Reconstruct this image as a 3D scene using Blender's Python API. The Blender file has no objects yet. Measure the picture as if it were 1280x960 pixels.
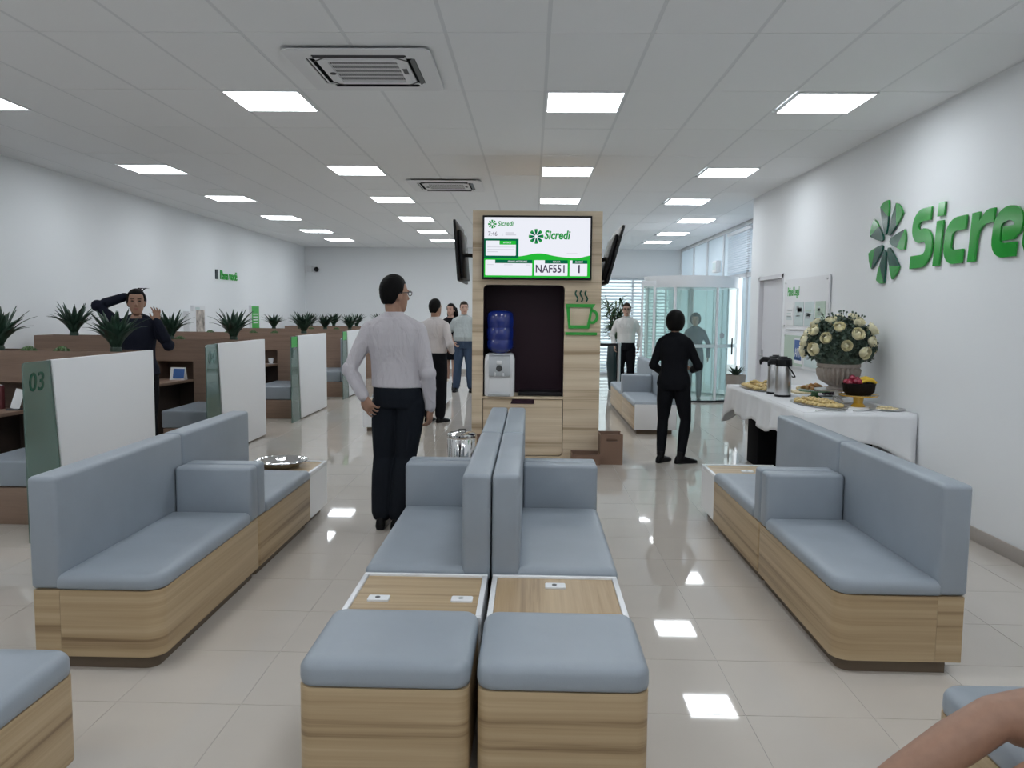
import bpy, bmesh, math, random
from mathutils import Matrix, Vector, Euler
from mathutils.bvhtree import BVHTree
R = math.radians
rnd = random.Random(7)
sc = bpy.context.scene
col = sc.collection
CE = 3.267            # ceiling height
WR, WL, WB = 3.2, -5.95, 21.1   # right wall, left wall, back wall

# ------------------------------------------------------------------ camera
cd = bpy.data.cameras.new('camera'); cam = bpy.data.objects.new('camera', cd); col.objects.link(cam)
cd.sensor_fit = 'HORIZONTAL'; cd.sensor_width = 36; cd.lens = 36 * 1000 / 1280; cd.clip_start = .05
cam.matrix_world = (Matrix.Translation((0, 0, 1.6)) @ Matrix.Rotation(R(1.381), 4, 'Z')
                    @ Matrix.Rotation(R(90 - 5.098), 4, 'X') @ Matrix.Rotation(.010, 4, 'Z'))
sc.camera = cam
# ------------------------------------------------------------------ world, exposure
w = bpy.data.worlds.new('overcast_sky'); sc.world = w; w.use_nodes = True
bg = w.node_tree.nodes['Background']; bg.inputs[0].default_value = (.86, .94, 1, 1); bg.inputs[1].default_value = 1.35
sc.view_settings.view_transform = 'Standard'; sc.view_settings.look = 'None'
sc.view_settings.gamma = 1; sc.view_settings.exposure = 0.34; sc.view_settings.use_curve_mapping = False
LAMP = 10.5           # radiance of the ceiling panels

# ------------------------------------------------------------------ materials
def lin(c):
    return tuple(((x / 255) / 12.92 if x / 255 <= .04045 else ((x / 255 + .055) / 1.055) ** 2.4) for x in c)
def nt(name):
    m = bpy.data.materials.new(name); m.use_nodes = True
    return m, m.node_tree.nodes, m.node_tree.links, m.node_tree.nodes['Principled BSDF']
def mat(name, c, rough=.5, metal=0, noise=0, nscale=20, bump=0, bscale=60, emit=0, alpha=1, spec=.5, coat=0):
    m, N, L, b = nt(name)
    b.inputs['Base Color'].default_value = (*c, 1); b.inputs['Roughness'].default_value = rough
    b.inputs['Metallic'].default_value = metal; b.inputs['Specular IOR Level'].default_value = spec
    b.inputs['Coat Weight'].default_value = coat; b.inputs['Coat Roughness'].default_value = .08
    if emit:
        b.inputs['Emission Color'].default_value = (*c, 1); b.inputs['Emission Strength'].default_value = emit
    if noise or bump:
        tc = N.new('ShaderNodeTexCoord')
    if noise:
        n = N.new('ShaderNodeTexNoise'); n.inputs['Scale'].default_value = nscale; n.inputs['Detail'].default_value = 4
        L.new(tc.outputs['Object'], n.inputs['Vector'])
        r = N.new('ShaderNodeValToRGB')
        r.color_ramp.elements[0].position = .3; r.color_ramp.elements[1].position = .7
        r.color_ramp.elements[0].color = (*[x * (1 - noise) for x in c], 1)
        r.color_ramp.elements[1].color = (*[min(1, x * (1 + noise)) for x in c], 1)
        L.new(n.outputs['Fac'], r.inputs[0]); L.new(r.outputs[0], b.inputs['Base Color'])
    if bump:
        n = N.new('ShaderNodeTexNoise'); n.inputs['Scale'].default_value = bscale; n.inputs['Detail'].default_value = 3
        L.new(tc.outputs['Object'], n.inputs['Vector'])
        bn = N.new('ShaderNodeBump'); bn.inputs['Strength'].default_value = bump; bn.inputs['Distance'].default_value = .01
        L.new(n.outputs['Fac'], bn.inputs['Height']); L.new(bn.outputs[0], b.inputs['Normal'])
    return m
def wood(name, cols, scale, rough=.42):
    """laminate with long soft bands; scale stretches the noise (small along the grain)"""
    m, N, L, b = nt(name)
    tc = N.new('ShaderNodeTexCoord'); oi = N.new('ShaderNodeObjectInfo')
    ad = N.new('ShaderNodeVectorMath'); ad.operation = 'ADD'
    ml = N.new('ShaderNodeMath'); ml.operation = 'MULTIPLY'; ml.inputs[1].default_value = 7
    L.new(oi.outputs['Random'], ml.inputs[0]); L.new(tc.outputs['Object'], ad.inputs[0]); L.new(ml.outputs[0], ad.inputs[1])
    mp = N.new('ShaderNodeMapping'); mp.inputs['Scale'].default_value = scale; L.new(ad.outputs[0], mp.inputs[0])
    n = N.new('ShaderNodeTexNoise'); n.inputs['Scale'].default_value = 1; n.inputs['Detail'].default_value = 5
    n.inputs['Roughness'].default_value = .62; n.inputs['Distortion'].default_value = .35
    L.new(mp.outputs[0], n.inputs['Vector'])
    r = N.new('ShaderNodeValToRGB'); e = r.color_ramp.elements
    e[0].position = .33; e[0].color = (*cols[0], 1); e[1].position = .64; e[1].color = (*cols[2], 1)
    x = e.new(.45); x.color = (*cols[1], 1)
    mp2 = N.new('ShaderNodeMapping'); mp2.inputs['Scale'].default_value = [q * 9 for q in scale]; L.new(ad.outputs[0], mp2.inputs[0])
    n2 = N.new('ShaderNodeTexNoise'); n2.inputs['Scale'].default_value = 1; n2.inputs['Detail'].default_value = 3
    L.new(mp2.outputs[0], n2.inputs['Vector'])
    mx = N.new('ShaderNodeMixRGB'); mx.blend_type = 'MULTIPLY'; mx.inputs[0].default_value = .35
    rr = N.new('ShaderNodeValToRGB'); rr.color_ramp.elements[0].color = (.55, .52, .5, 1); rr.color_ramp.elements[1].color = (1, 1, 1, 1)
    L.new(n2.outputs['Fac'], rr.inputs[0])
    L.new(n.outputs['Fac'], r.inputs[0]); L.new(r.outputs[0], mx.inputs[1]); L.new(rr.outputs[0], mx.inputs[2])
    L.new(mx.outputs[0], b.inputs['Base Color']); b.inputs['Roughness'].default_value = rough
    return m
def glassmat(name, tint, refl=.06, haze=0.0, hazecol=(.8, .9, .9)):
    """thin architectural glass: tinted see-through with a fresnel reflection and a diffuse haze mixed into its colour"""
    m = bpy.data.materials.new(name); m.use_nodes = True; N = m.node_tree.nodes; L = m.node_tree.links
    N.remove(N['Principled BSDF']); out = N['Material Output']
    t = N.new('ShaderNodeBsdfTransparent'); t.inputs[0].default_value = (*tint, 1)
    d = N.new('ShaderNodeBsdfTranslucent'); d.inputs[0].default_value = (*hazecol, 1)
    d2 = N.new('ShaderNodeBsdfDiffuse'); d2.inputs[0].default_value = (*hazecol, 1)
    md = N.new('ShaderNodeMixShader'); md.inputs[0].default_value = .5; L.new(d.outputs[0], md.inputs[1]); L.new(d2.outputs[0], md.inputs[2])
    m1 = N.new('ShaderNodeMixShader'); m1.inputs[0].default_value = haze
    L.new(t.outputs[0], m1.inputs[1]); L.new(md.outputs[0], m1.inputs[2])
    g = N.new('ShaderNodeBsdfGlossy'); g.inputs['Roughness'].default_value = .02
    f = N.new('ShaderNodeFresnel'); ge = N.new('ShaderNodeNewGeometry'); mr_ = N.new('ShaderNodeMapRange'); mr_.inputs['To Min'].default_value = 1.5; mr_.inputs['To Max'].default_value = 1 / 1.5
    L.new(ge.outputs['Backfacing'], mr_.inputs['Value']); L.new(mr_.outputs[0], f.inputs[0])
    m2 = N.new('ShaderNodeMixShader'); L.new(f.outputs[0], m2.inputs[0]); L.new(m1.outputs[0], m2.inputs[1]); L.new(g.outputs[0], m2.inputs[2])
    L.new(m2.outputs[0], out.inputs[0])
    return m
def translucent(name, c, t=.5):
    m = bpy.data.materials.new(name); m.use_nodes = True; N = m.node_tree.nodes; L = m.node_tree.links
    N.remove(N['Principled BSDF']); out = N['Material Output']
    a = N.new('ShaderNodeBsdfDiffuse'); a.inputs[0].default_value = (*c, 1)
    b = N.new('ShaderNodeBsdfTranslucent'); b.inputs[0].default_value = (*c, 1)
    x = N.new('ShaderNodeMixShader'); x.inputs[0].default_value = t
    L.new(a.outputs[0], x.inputs[1]); L.new(b.outputs[0], x.inputs[2]); L.new(x.outputs[0], out.inputs[0])
    return m
def emis(name, c, s):
    m = bpy.data.materials.new(name); m.use_nodes = True; N = m.node_tree.nodes; L = m.node_tree.links
    N.remove(N['Principled BSDF']); e = N.new('ShaderNodeEmission'); e.inputs[0].default_value = (*c, 1); e.inputs[1].default_value = s
    L.new(e.outputs[0], N['Material Output'].inputs[0]); return m

M = {}
M['wall'] = mat('white_wall_paint', (.86, .88, .90), .6, bump=.02, bscale=120)
M['ceil'] = mat('ceiling_panel', (.87, .885, .90), .8, bump=.03, bscale=200)
M['grid'] = mat('ceiling_grid', (.74, .76, .78), .6)
M['ceilback'] = mat('ceiling_void', (.40, .41, .42), .9)
M['lamp'] = emis('led_diffuser', (.90, .955, 1.0), LAMP)
M['lampframe'] = mat('white_metal_frame', (.85, .86, .87), .4)
M['grout'] = mat('grout', (.44, .41, .38), .5)
m, N, L, b = nt('porcelain_tile'); M['tile'] = m
b.inputs['Roughness'].default_value = .035; b.inputs['Specular IOR Level'].default_value = .55
tc = N.new('ShaderNodeTexCoord'); oi = N.new('ShaderNodeObjectInfo'); n = N.new('ShaderNodeTexNoise'); n.inputs['Scale'].default_value = 2.2; n.inputs['Detail'].default_value = 5
ad = N.new('ShaderNodeVectorMath'); ad.operation = 'ADD'; L.new(tc.outputs['Object'], ad.inputs[0]); L.new(oi.outputs['Location'], ad.inputs[1]); L.new(ad.outputs[0], n.inputs['Vector'])
r = N.new('ShaderNodeValToRGB'); r.color_ramp.elements[0].color = (.53, .485, .435, 1); r.color_ramp.elements[1].color = (.595, .545, .49, 1)
L.new(n.outputs['Fac'], r.inputs[0]); L.new(r.outputs[0], b.inputs['Base Color'])
M['leather'] = mat('grey_blue_leatherette', (.30, .34, .385), .42, bump=.06, bscale=260, noise=.04, nscale=5)
WC = [(.22, .140, .070), (.45, .325, .185), (.56, .425, .26)]
M['wood'] = wood('elm_laminate', WC, (.22, .22, 15))
M['woodx'] = wood('elm_laminate_cross', WC, (.3, 14, 8))
M['woody'] = wood('elm_laminate_long', [(c[0] * .95, c[1] * .92, c[2] * .9) for c in WC], (13, .3, 8))
WK = [(.44, .32, .20), (.72, .58, .41), (.82, .69, .52)]  # elm again, with the kiosk's stronger lighting put into the colour
M['kiosk'] = wood('lit_elm_laminate', WK, (.22, .22, 11))
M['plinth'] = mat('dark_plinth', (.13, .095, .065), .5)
M['white'] = mat('white_lacquer', (.82, .83, .85), .22)
M['matt_white'] = mat('matt_white', (.80, .81, .83), .55)
M['brown'] = wood('brown_laminate', [(.235, .155, .11), (.27, .18, .13), (.30, .20, .147)], (1.5, 1.5, 22), .5)
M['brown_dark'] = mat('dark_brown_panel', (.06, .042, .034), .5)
M['soil'] = mat('bark_chips', (.10, .06, .04), .9, noise=.5, nscale=60, bump=.6, bscale=70)
M['agave'] = mat('agave_green', (.020, .052, .032), .42, noise=.35, nscale=12)
M['succ'] = mat('succulent_green', (.055, .11, .03), .5, noise=.5, nscale=30)
M['glass_green'] = glassmat('green_tinted_glass', (.52, .66, .61), haze=.45, hazecol=(.30, .40, .365))
M['glass'] = glassmat('clear_glass', (.93, .985, .975), haze=.13, hazecol=(.80, .93, .91))
M['film'] = translucent('frosted_film', (.78, .84, .88), .55)
M['slat'] = translucent('blind_slat', (.86, .90, .94), .30)
M['green'] = mat('sign_green', lin((46, 172, 62)), .3)
M['green_acr'] = mat('glossy_green_acrylic', lin((30, 156, 50)), .14, coat=.1)
M['green_dark'] = mat('glossy_dark_green_acrylic', lin((6, 76, 60)), .16, coat=.1)
M['green_mid'] = mat('glossy_mid_green_acrylic', lin((46, 150, 60)), .16, coat=.1)
M['plum'] = mat('plum_laminate', (.030, .011, .020), .45, spec=.25)
M['black'] = mat('black_plastic', (.008, .008, .010), .42, spec=.3)
M['blackm'] = mat('black_fabric', (.006, .006, .007), .9, spec=.1)
M['darkgrey'] = mat('dark_grey_plastic', (.05, .05, .055), .45)
M['chrome'] = mat('polished_steel', (.78, .78, .78), .09, 1)
M['steel'] = mat('brushed_steel', (.62, .62, .63), .28, 1)
M['silver'] = mat('silver_plastic', (.50, .52, .54), .3, .6)
M['bottle'] = mat('blue_bottle', (.012, .030, .22), .10, coat=.6)
M['box'] = mat('brown_board', (.21, .125, .085), .6)
M['cloth'] = mat('white_tablecloth', (.80, .81, .83), .85, bump=.10, bscale=9)
M['urn'] = mat('grey_brown_urn', (.36, .315, .28), .55, noise=.12, nscale=26, bump=.15, bscale=40)
M['rose'] = mat('cream_rose', (.90, .84, .60), .6, noise=.12, nscale=18)
M['leafb'] = mat('bouquet_leaf', (.065, .10, .075), .55, noise=.5, nscale=22)
M['bamboo'] = mat('bamboo_leaf', (.040, .090, .040), .5, noise=.4, nscale=9)
M['cane'] = mat('bamboo_cane', (.16, .16, .06), .5)
M['pot_dark'] = mat('dark_teal_pot', (.012, .030, .034), .3)
M['pot_grey'] = mat('taupe_pot', (.30, .26, .225), .7)
M['pastry'] = mat('baked_pastry', (.80, .55, .25), .6, noise=.45, nscale=34, bump=.4, bscale=50)
M['pastry2'] = mat('brown_pastry', (.52, .27, .09), .6, noise=.5, nscale=30, bump=.4, bscale=50)
M['cream'] = mat('pale_filling', (.78, .66, .42), .6, noise=.3, nscale=40)
M['stand_green'] = mat('green_glaze', (.10, .22, .10), .2, coat=.5)
M['stand_yellow'] = mat('yellow_glaze', (.70, .42, .05), .2, coat=.5)
M['grape'] = mat('dark_grape', (.025, .010, .020), .3, coat=.3)
M['redfruit'] = mat('red_plum', (.30, .02, .05), .3, coat=.4)
M['banana'] = mat('banana_yellow', (.78, .52, .05), .45, noise=.15, nscale=12)
M['basket'] = mat('dark_wicker', (.010, .007, .006), .6, bump=.8, bscale=80, spec=.12)
M['skirting'] = mat('grey_skirting', (.42, .38, .35), .3)
M['doorm'] = mat('door_paint', (.70, .70, .735), .5)
M['screen_off'] = mat('screen_back', (.02, .02, .022), .4)
M['print_green'] = mat('pale_green_print', (.50, .62, .52), .5)
M['print_teal'] = mat('pale_teal_print', (.60, .70, .70), .5)
M['print_grey'] = mat('grey_print', (.42, .45, .46), .5)
M['print_blue'] = mat('blue_print', (.035, .12, .36), .4)
M['print_photo'] = mat('photo_print', (.45, .40, .36), .5, noise=.7, nscale=7)
M['paper'] = mat('white_paper', (.82, .83, .84), .6)
M['maroon'] = mat('maroon_card', (.10, .018, .022), .6)

# ------------------------------------------------------------------ mesh building
class MB:
    def __init__(s): s.v = []; s.f = []
    def add(s, vs, fs):
        n = len(s.v); s.v += [tuple(p) for p in vs]; s.f += [tuple(i + n for i in f) for f in fs]; return s
    def box(s, x0, x1, y0, y1, z0, z1):
        return s.add([(x0, y0, z0), (x1, y0, z0), (x1, y1, z0), (x0, y1, z0), (x0, y0, z1), (x1, y0, z1), (x1, y1, z1), (x0, y1, z1)],
                     [(0, 3, 2, 1), (4, 5, 6, 7), (0, 1, 5, 4), (1, 2, 6, 5), (2, 3, 7, 6), (3, 0, 4, 7)])
    def loft(s, rings, cap=True, closed=False):
        n = len(rings[0]); vs = [p for r in rings for p in r]; fs = []
        k = len(rings)
        for i in range(k if closed else k - 1):
            j = (i + 1) % k
            for a in range(n):
                b = (a + 1) % n; fs.append((i * n + a, i * n + b, j * n + b, j * n + a))
        if cap and not closed:
            fs.append(tuple(reversed(range(n)))); fs.append(tuple((k - 1) * n + a for a in range(n)))
        return s.add(vs, fs)
    def prism(s, pts, z0, z1):
        return s.loft([[(x, y, z0) for x, y in pts], [(x, y, z1) for x, y in pts]])
    def lathe(s, prof, cx=0, cy=0, n=24, sx=1, sy=1):
        return s.loft([[(cx + r * sx * math.cos(2 * math.pi * a / n), cy + r * sy * math.sin(2 * math.pi * a / n), z) for a in range(n)] for r, z in prof])
    def tube(s, pts, rad, n=8, capr=True, flat=1.0):
        pts = [Vector(p) for p in pts]
        if not hasattr(rad, '__len__'): rad = [rad] * len(pts)
        P = list(pts); Q = list(rad)
        if capr:
            d0 = (pts[0] - pts[1]).normalized(); d1 = (pts[-1] - pts[-2]).normalized()
            P = [pts[0] + d0 * rad[0] * .95, pts[0] + d0 * rad[0] * .6] + P + [pts[-1] + d1 * rad[-1] * .6, pts[-1] + d1 * rad[-1] * .95]
            Q = [rad[0] * .3, rad[0] * .78] + Q + [rad[-1] * .78, rad[-1] * .3]
        rings = []; up = None
        for i, p in enumerate(P):
            d = (P[min(i + 1, len(P) - 1)] - P[max(i - 1, 0)]).normalized()
            if up is None:
                up = Vector((0, 0, 1)) if abs(d.z) < .9 else Vector((0, 1, 0))
            x = d.cross(up).normalized(); up = x.cross(d).normalized()
            rings.append([p + (x * math.cos(2 * math.pi * a / n) + up * math.sin(2 * math.pi * a / n) * flat) * Q[i] for a in range(n)])
        return s.loft(rings)
    def ell(s, c, r, n=12, m=8, rot=None):
        rings = []
        for i in range(m + 1):
            t = math.pi * (i + .02) / (m + .04) if 0 < i < m else (.02 if i == 0 else math.pi - .02)
            ring = []
            for a in range(n):
                p = Vector((r[0] * math.sin(t) * math.cos(2 * math.pi * a / n), r[1] * math.sin(t) * math.sin(2 * math.pi * a / n), -r[2] * math.cos(t)))
                if rot: p = rot @ p
                ring.append(tuple(p + Vector(c)))
            rings.append(ring)
        return s.loft(rings)
    def xf(s, mtx):
        s.v = [tuple(mtx @ Vector(p)) for p in s.v]; return s
    def mesh(s, name):
        me = bpy.data.meshes.new(name); me.from_pydata(s.v, [], s.f); me.update(); return me
def rr(x0, x1, y0, y1, r, i=0, n=6):
    """rounded rectangle, r = four radii (x0y0, x1y0, x1y1, x0y1), inset i"""
    if not hasattr(r, '__len__'): r = [r] * 4
    x0 += i; x1 -= i; y0 += i; y1 -= i; out = []
    for k, (cx, cy, a) in enumerate(((x0, y0, 180), (x1, y0, 270), (x1, y1, 0), (x0, y1, 90))):
        q = max(r[k] - i, .0015)
        ox = cx + q if cx == x0 else cx - q; oy = cy + q if cy == y0 else cy - q
        for t in range(n + 1):
            an = R(a + 90 * t / n); out.append((ox + q * math.cos(an), oy + q * math.sin(an)))
    return out
def rloft(mb, x0, x1, y0, y1, r, prof):
    return mb.loft([[(x, y, z) for x, y in rr(x0, x1, y0, y1, r, i)] for z, i in prof])
def obj(name, mb, mt, parent=None, smooth=False, bevel=0, ang=40, loc=None, seg=2):
    me = mb.mesh(name) if isinstance(mb, MB) else mb
    if mt is not None:
        me.materials.clear(); me.materials.append(M[mt] if isinstance(mt, str) else mt)
    o = bpy.data.objects.new(name, me); col.objects.link(o)
    if smooth or bevel:
        me.polygons.foreach_set('use_smooth', [True] * len(me.polygons)); me.set_sharp_from_angle(angle=R(ang))
    if bevel:
        bm = bmesh.new(); bm.from_mesh(me)
        es = [e for e in bm.edges if len(e.link_faces) == 2 and e.calc_face_angle(0) > R(30)]
        bmesh.ops.bevel(bm, geom=es, offset=bevel, segments=seg, profile=.5, affect='EDGES', clamp_overlap=True)
        bm.to_mesh(me); bm.free()
        me.polygons.foreach_set('use_smooth', [True] * len(me.polygons)); me.set_sharp_from_angle(angle=R(50))
    if parent: o.parent = parent
    if loc: o.location = loc
    return o
def inst(name, o, parent=None, loc=(0, 0, 0), rot=(0, 0, 0), scale=None):
    c = bpy.data.objects.new(name, o.data if hasattr(o, 'data') else o); col.objects.link(c)
    c.location = loc; c.rotation_euler = rot
    if scale: c.scale = scale
    if parent: c.parent = parent
    return c
def tag(o, label, cat, group=None):
    o['label'] = label; o['category'] = cat
    if group: o['group'] = group
    return o
def thing(name, label, cat, loc=(0, 0, 0), rz=0, group=None):
    o = bpy.data.objects.new(name, None); col.objects.link(o); o.location = loc; o.rotation_euler = (0, 0, rz)
    o.empty_display_size = .1
    return tag(o, label, cat, group)
def struct(name, mb, mt, **k):
    o = obj(name, mb, mt, **k); o['kind'] = 'structure'; return o
def ev_mesh(o):
    dg = bpy.context.evaluated_depsgraph_get(); return bpy.data.meshes.new_from_object(o.evaluated_get(dg))
def text(name, s, size, mt, parent, mtx, depth=.002, bold=0, shear=0, align='LEFT', sx=1):
    c = bpy.data.curves.new(name, 'FONT'); c.body = s; c.size = size; c.extrude = depth; c.offset = bold * size; c.shear = shear
    c.align_x = align; c.resolution_u = 3
    t = bpy.data.objects.new(name, c); col.objects.link(t)
    me = ev_mesh(t); bpy.data.objects.remove(t)
    me.transform(mtx @ Matrix.Diagonal((sx, 1, 1, 1)))
    return obj(name, me, mt, parent)
def shape(outlines, depth, name='shape'):
    """flat outlines (first outer, then holes) extruded along z by depth"""
    c = bpy.data.curves.new(name, 'CURVE'); c.dimensions = '2D'; c.fill_mode = 'BOTH'; c.extrude = depth / 2
    for o_ in outlines:
        sp = c.splines.new('POLY'); sp.points.add(len(o_) - 1); sp.use_cyclic_u = True
        for p, q in zip(sp.points, o_): p.co = (q[0], q[1], 0, 1)
    t = bpy.data.objects.new(name, c); col.objects.link(t); me = ev_mesh(t); bpy.data.objects.remove(t)
    return me
def stroke(pts, wd):
    """outline of a thick open line with square ends"""
    Lf, Rt = [], []
    for i, p in enumerate(pts):
        a = Vector(pts[max(i - 1, 0)]); b_ = Vector(pts[min(i + 1, len(pts) - 1)]); d = (b_ - a).normalized(); n_ = Vector((-d.y, d.x))
        Lf.append(tuple(Vector(p) + n_ * wd / 2)); Rt.append(tuple(Vector(p) - n_ * wd / 2))
    return Lf + Rt[::-1]
def arc(cx, cy, rx, ry, a0, a1, n=8):
    return [(cx + rx * math.cos(R(a0 + (a1 - a0) * t / n)), cy + ry * math.sin(R(a0 + (a1 - a0) * t / n))) for t in range(n + 1)]
# frames that put local xy onto a wall: x runs along the reading direction, y up, z out of the wall
def wall_frame(o, xdir, zdir=None):
    x = Vector(xdir).normalized(); y = Vector((0, 0, 1)); z = x.cross(y)
    m_ = Matrix((x, y, z)).transposed().to_4x4(); m_.translation = Vector(o); return m_

# ================================================================== SETTING
# ---- floor
fl = struct('floor', MB().box(WL - .3, 6.5, -4, 26, -.06, -.0015), 'grout')
TS = .51; tile_me = MB().box(-TS / 2 + .0015, TS / 2 - .0015, -TS / 2 + .0015, TS / 2 - .0015, -.012, 0).mesh('tile'); tile_me.materials.append(M['tile'])
cells = []
for i in range(-14, 7):
    for j in range(-15, 34):
        cx, cy = .875 + TS * (i + .5), 4.12 + TS * (j + .5)
        if WL - .3 < cx < 3.95 and -3.9 < cy < WB + .3: cells.append((cx, cy))
def seen(cx, cy):
    return cy > 2.2 and abs(cx + .02 * cy) < .68 * cy + .4
cells.sort(key=lambda c: (not seen(*c), math.hypot(*c)))
for cx, cy in cells[:295]: inst('tile', tile_me, fl, (cx, cy, 0))
mb = MB()
for cx, cy in cells[295:]:
    h = TS / 2 - .0015; mb.box(cx - h, cx + h, cy - h, cy + h, -.012, 0)
o = obj('distant_tile', mb, 'tile', fl); o['kind'] = 'stuff'

# ---- ceiling: grid of 0.62 x 1.25 m panels
GX, GY, TX, TY = .08, 4.95, .62, 1.25
ce = struct('ceiling', MB().box(WL - .3, 4.2, -4, WB + .3, CE + .02, CE + .1), 'ceilback')
lights = []
for y in (-2.3, .3, 3.1, 6.2, 9.32, 11.78, 14.2, 16.55, 18.55):
    for x in (GX + .015, GX - 4 * TX + .01, GX - 8 * TX + .05, GX + (3 if y < 13 else 4) * TX + .04):
        lights.append((x, y))
def tile_mesh(x0, x1, y0, y1): return MB().box(x0 + .012, x1 - .012, y0 + .004, y1 - .004, CE, CE + .012)
full = MB().box(-TX / 2 + .012, TX / 2 - .012, -TY / 2 + .004, TY / 2 - .004, 0, .012).mesh('ceiling_tile'); full.materials.append(M['ceil'])
half = MB().box(-TX / 2 + .012, TX / 2 - .012, -TY / 4 + .004, TY / 4 - .004, 0, .012).mesh('ceiling_tile'); half.materials.append(M['ceil'])
near = MB(); ntile = 0
cl = []
for i in range(-10, 7):
    for j in range(-7, 13): cl.append((GX + TX * i, GY + TY * j))
for x, y in cl:
    cxm, cym = x + TX / 2, y + TY / 2
    if cxm < WL or y > WB or (cxm > WR + .3 and cym < 11.9) or cxm > 4.1: continue
    lit = [(a, b_) for a, b_ in lights if abs(a + .29 - cxm) < .2 and y - .15 < b_ + .3 < y + TY + .15]
    if y < .9 - TY:
        near.box(x + .012, x + TX - .012, y + .004, y + TY - .004, CE, CE + .012); continue
    z = CE + rnd.choice((0, 0, 0, .001, .0015))
    if lit:
        far = lit[0][1] + .3 > cym
        inst('ceiling_tile', half, ce, (cxm, cym + (-TY / 4 if far else TY / 4), z))
    else:
        inst('ceiling_tile', full, ce, (cxm, cym, z))
o = obj('distant_ceiling_tile', near, 'ceil', ce); o['kind'] = 'stuff'
mb = MB()
for i in range(-10, 8): x = GX + TX * i; mb.box(x - .0125, x + .0125, -4, WB, CE + .002, CE + .015)
for j in range(-7, 14): y = GY + TY * j; mb.box(WL, 4.0, y - .006, y + .006, CE + .003, CE + .016)
obj('grid_bar', mb, 'grid', ce)
# ---- LED panels
lf = MB().box(-.30, .30, -.305, -.29, -.012, .01).box(-.30, .30, .29, .305, -.012, .01).box(-.30, -.285, -.29, .29, -.012, .01).box(.285, .30, -.29, .29, -.012, .01).mesh('frame')
lf.materials.append(M['lampframe'])
ld = MB().box(-.285, .285, -.29, .29, -.008, .0).mesh('diffuser'); ld.materials.append(M['lamp'])
for x, y in lights:
    row = 'along the left wall' if x < -4 else 'beside the air conditioners' if x < -1 else 'above the wooden kiosk' if x < 1 else 'along the logo wall' if y < 13 else 'over the round glass entrance'
    t = thing('ceiling_light', 'square white LED panel in the ceiling row ' + row, 'ceiling light', (x + .295, y + .31, CE), group='LED panels ' + row)
    inst('frame', lf, t); inst('diffuser', ld, t)
# ---- walls
def quadwall(name, x0, y0, x1, y1, z0=0, z1=CE + .05, t=.15, mt='wall'):
    """vertical wall from (x0,y0) to (x1,y1), thickness t to the right of that direction"""
    d = Vector((x1 - x0, y1 - y0)).normalized(); n_ = Vector((d.y, -d.x)) * t
    return MB().prism([(x0, y0), (x1, y1), (x1 + n_.x, y1 + n_.y), (x0 + n_.x, y0 + n_.y)][::-1], z0, z1)
struct('wall_left', quadwall('w', -5.68, -4, -6.0, WB + .2, t=-.15), 'wall')
struct('wall_front', MB().box(WL - .3, 4, -4.15, -4, 0, CE + .05), 'wall')
DY0, DY1, DZ = 10.36, 11.46, 2.13       # service door in the right wall
mb = MB().box(WR, WR + .2, -4, DY0, -.0, CE + .05).box(WR, WR + .2, DY1, 11.9, 0, CE + .05).box(WR, WR + .2, DY0, DY1, DZ, CE + .05)
mb.box(WR + .2, 3.84, 11.75, 11.9, 0, CE + .05)
struct('wall_right', mb, 'wall')
d = struct('door_1', MB().box(WR + .05, WR + .09, DY0, DY1, 0, DZ), 'doorm')
obj('door_frame', MB().box(WR - .008, WR + .05, DY0, DY0 + .05, 0, DZ).box(WR - .008, WR + .05, DY1 - .05, DY1, 0, DZ).box(WR - .008, WR + .05, DY0, DY1, DZ - .05, DZ), 'doorm', d)
obj('lock_plate', MB().box(WR + .03, WR + .05, DY1 - .14, DY1 - .09, .95, 1.12), 'steel', d)
obj('handle', MB().tube([(WR + .05, DY1 - .115, 1.05), (WR + .005, DY1 - .115, 1.05), (WR + .005, DY1 - .24, 1.05)], .009), 'steel', d, smooth=True)
struct('baseboard_right', MB().box(WR - .014, WR, -4, DY0, 0, .10).box(WR - .014, WR, DY1, 11.9, 0, .10), 'skirting', bevel=.003)
struct('baseboard_left', quadwall('b', -5.665, -4, -5.985, WB, 0, .10, -.014), 'skirting')
# back wall with a window opening
BX0, BX1, BZ1 = .6, 3.62, 2.56
mb = MB().box(-6.2, BX0, WB, WB + .15, 0, CE + .05).box(BX1, 3.99, WB, WB + .15, 0, CE + .05).box(BX0, BX1, WB, WB + .15, BZ1, CE + .05)
struct('wall_back', mb, 'wall')
struct('baseboard_back', MB().box(-5.98, BX0, WB - .014, WB, 0, .1), 'skirting')
wn = struct('window_1', MB().box(BX0, BX1, WB + .02, WB + .10, 0, .06).box(BX0, BX1, WB + .02, WB + .10, BZ1 - .05, BZ1), 'white')
for x in (BX0, 1.6, 2.6, BX1 - .05): obj('mullion', MB().box(x, x + .05, WB + .02, WB + .10, .06, BZ1 - .05), 'white', wn)
for x in (BX0 + .05, 1.65, 2.65): obj('pane', MB().box(x, x + (.92 if x > 2.6 else .95), WB + .055, WB + .065, .06, BZ1 - .05), 'glass', wn)
bl = thing('blind_or_reflection', 'wide white venetian blind lowered over the back window behind the bamboo', 'blind', (BX0, WB, 0))
sm = MB().box(0, BX1 - BX0 - .06, -.040, .040, -.0015, .0015).mesh('slat'); sm.materials.append(M['slat'])
obj('headrail', MB().box(0, BX1 - BX0, -.06, -.02, BZ1 - .02, BZ1 + .03), 'matt_white', bl)
for k in range(29): inst('slat', sm, bl, (.03, -.04, .08 + k * .086), (R(30), 0, 0))
for x in (.35, 1.15, 1.95, 2.7): obj('cord', MB().box(x, x + .006, -.07, -.064, .05, BZ1), 'matt_white', bl)
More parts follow.
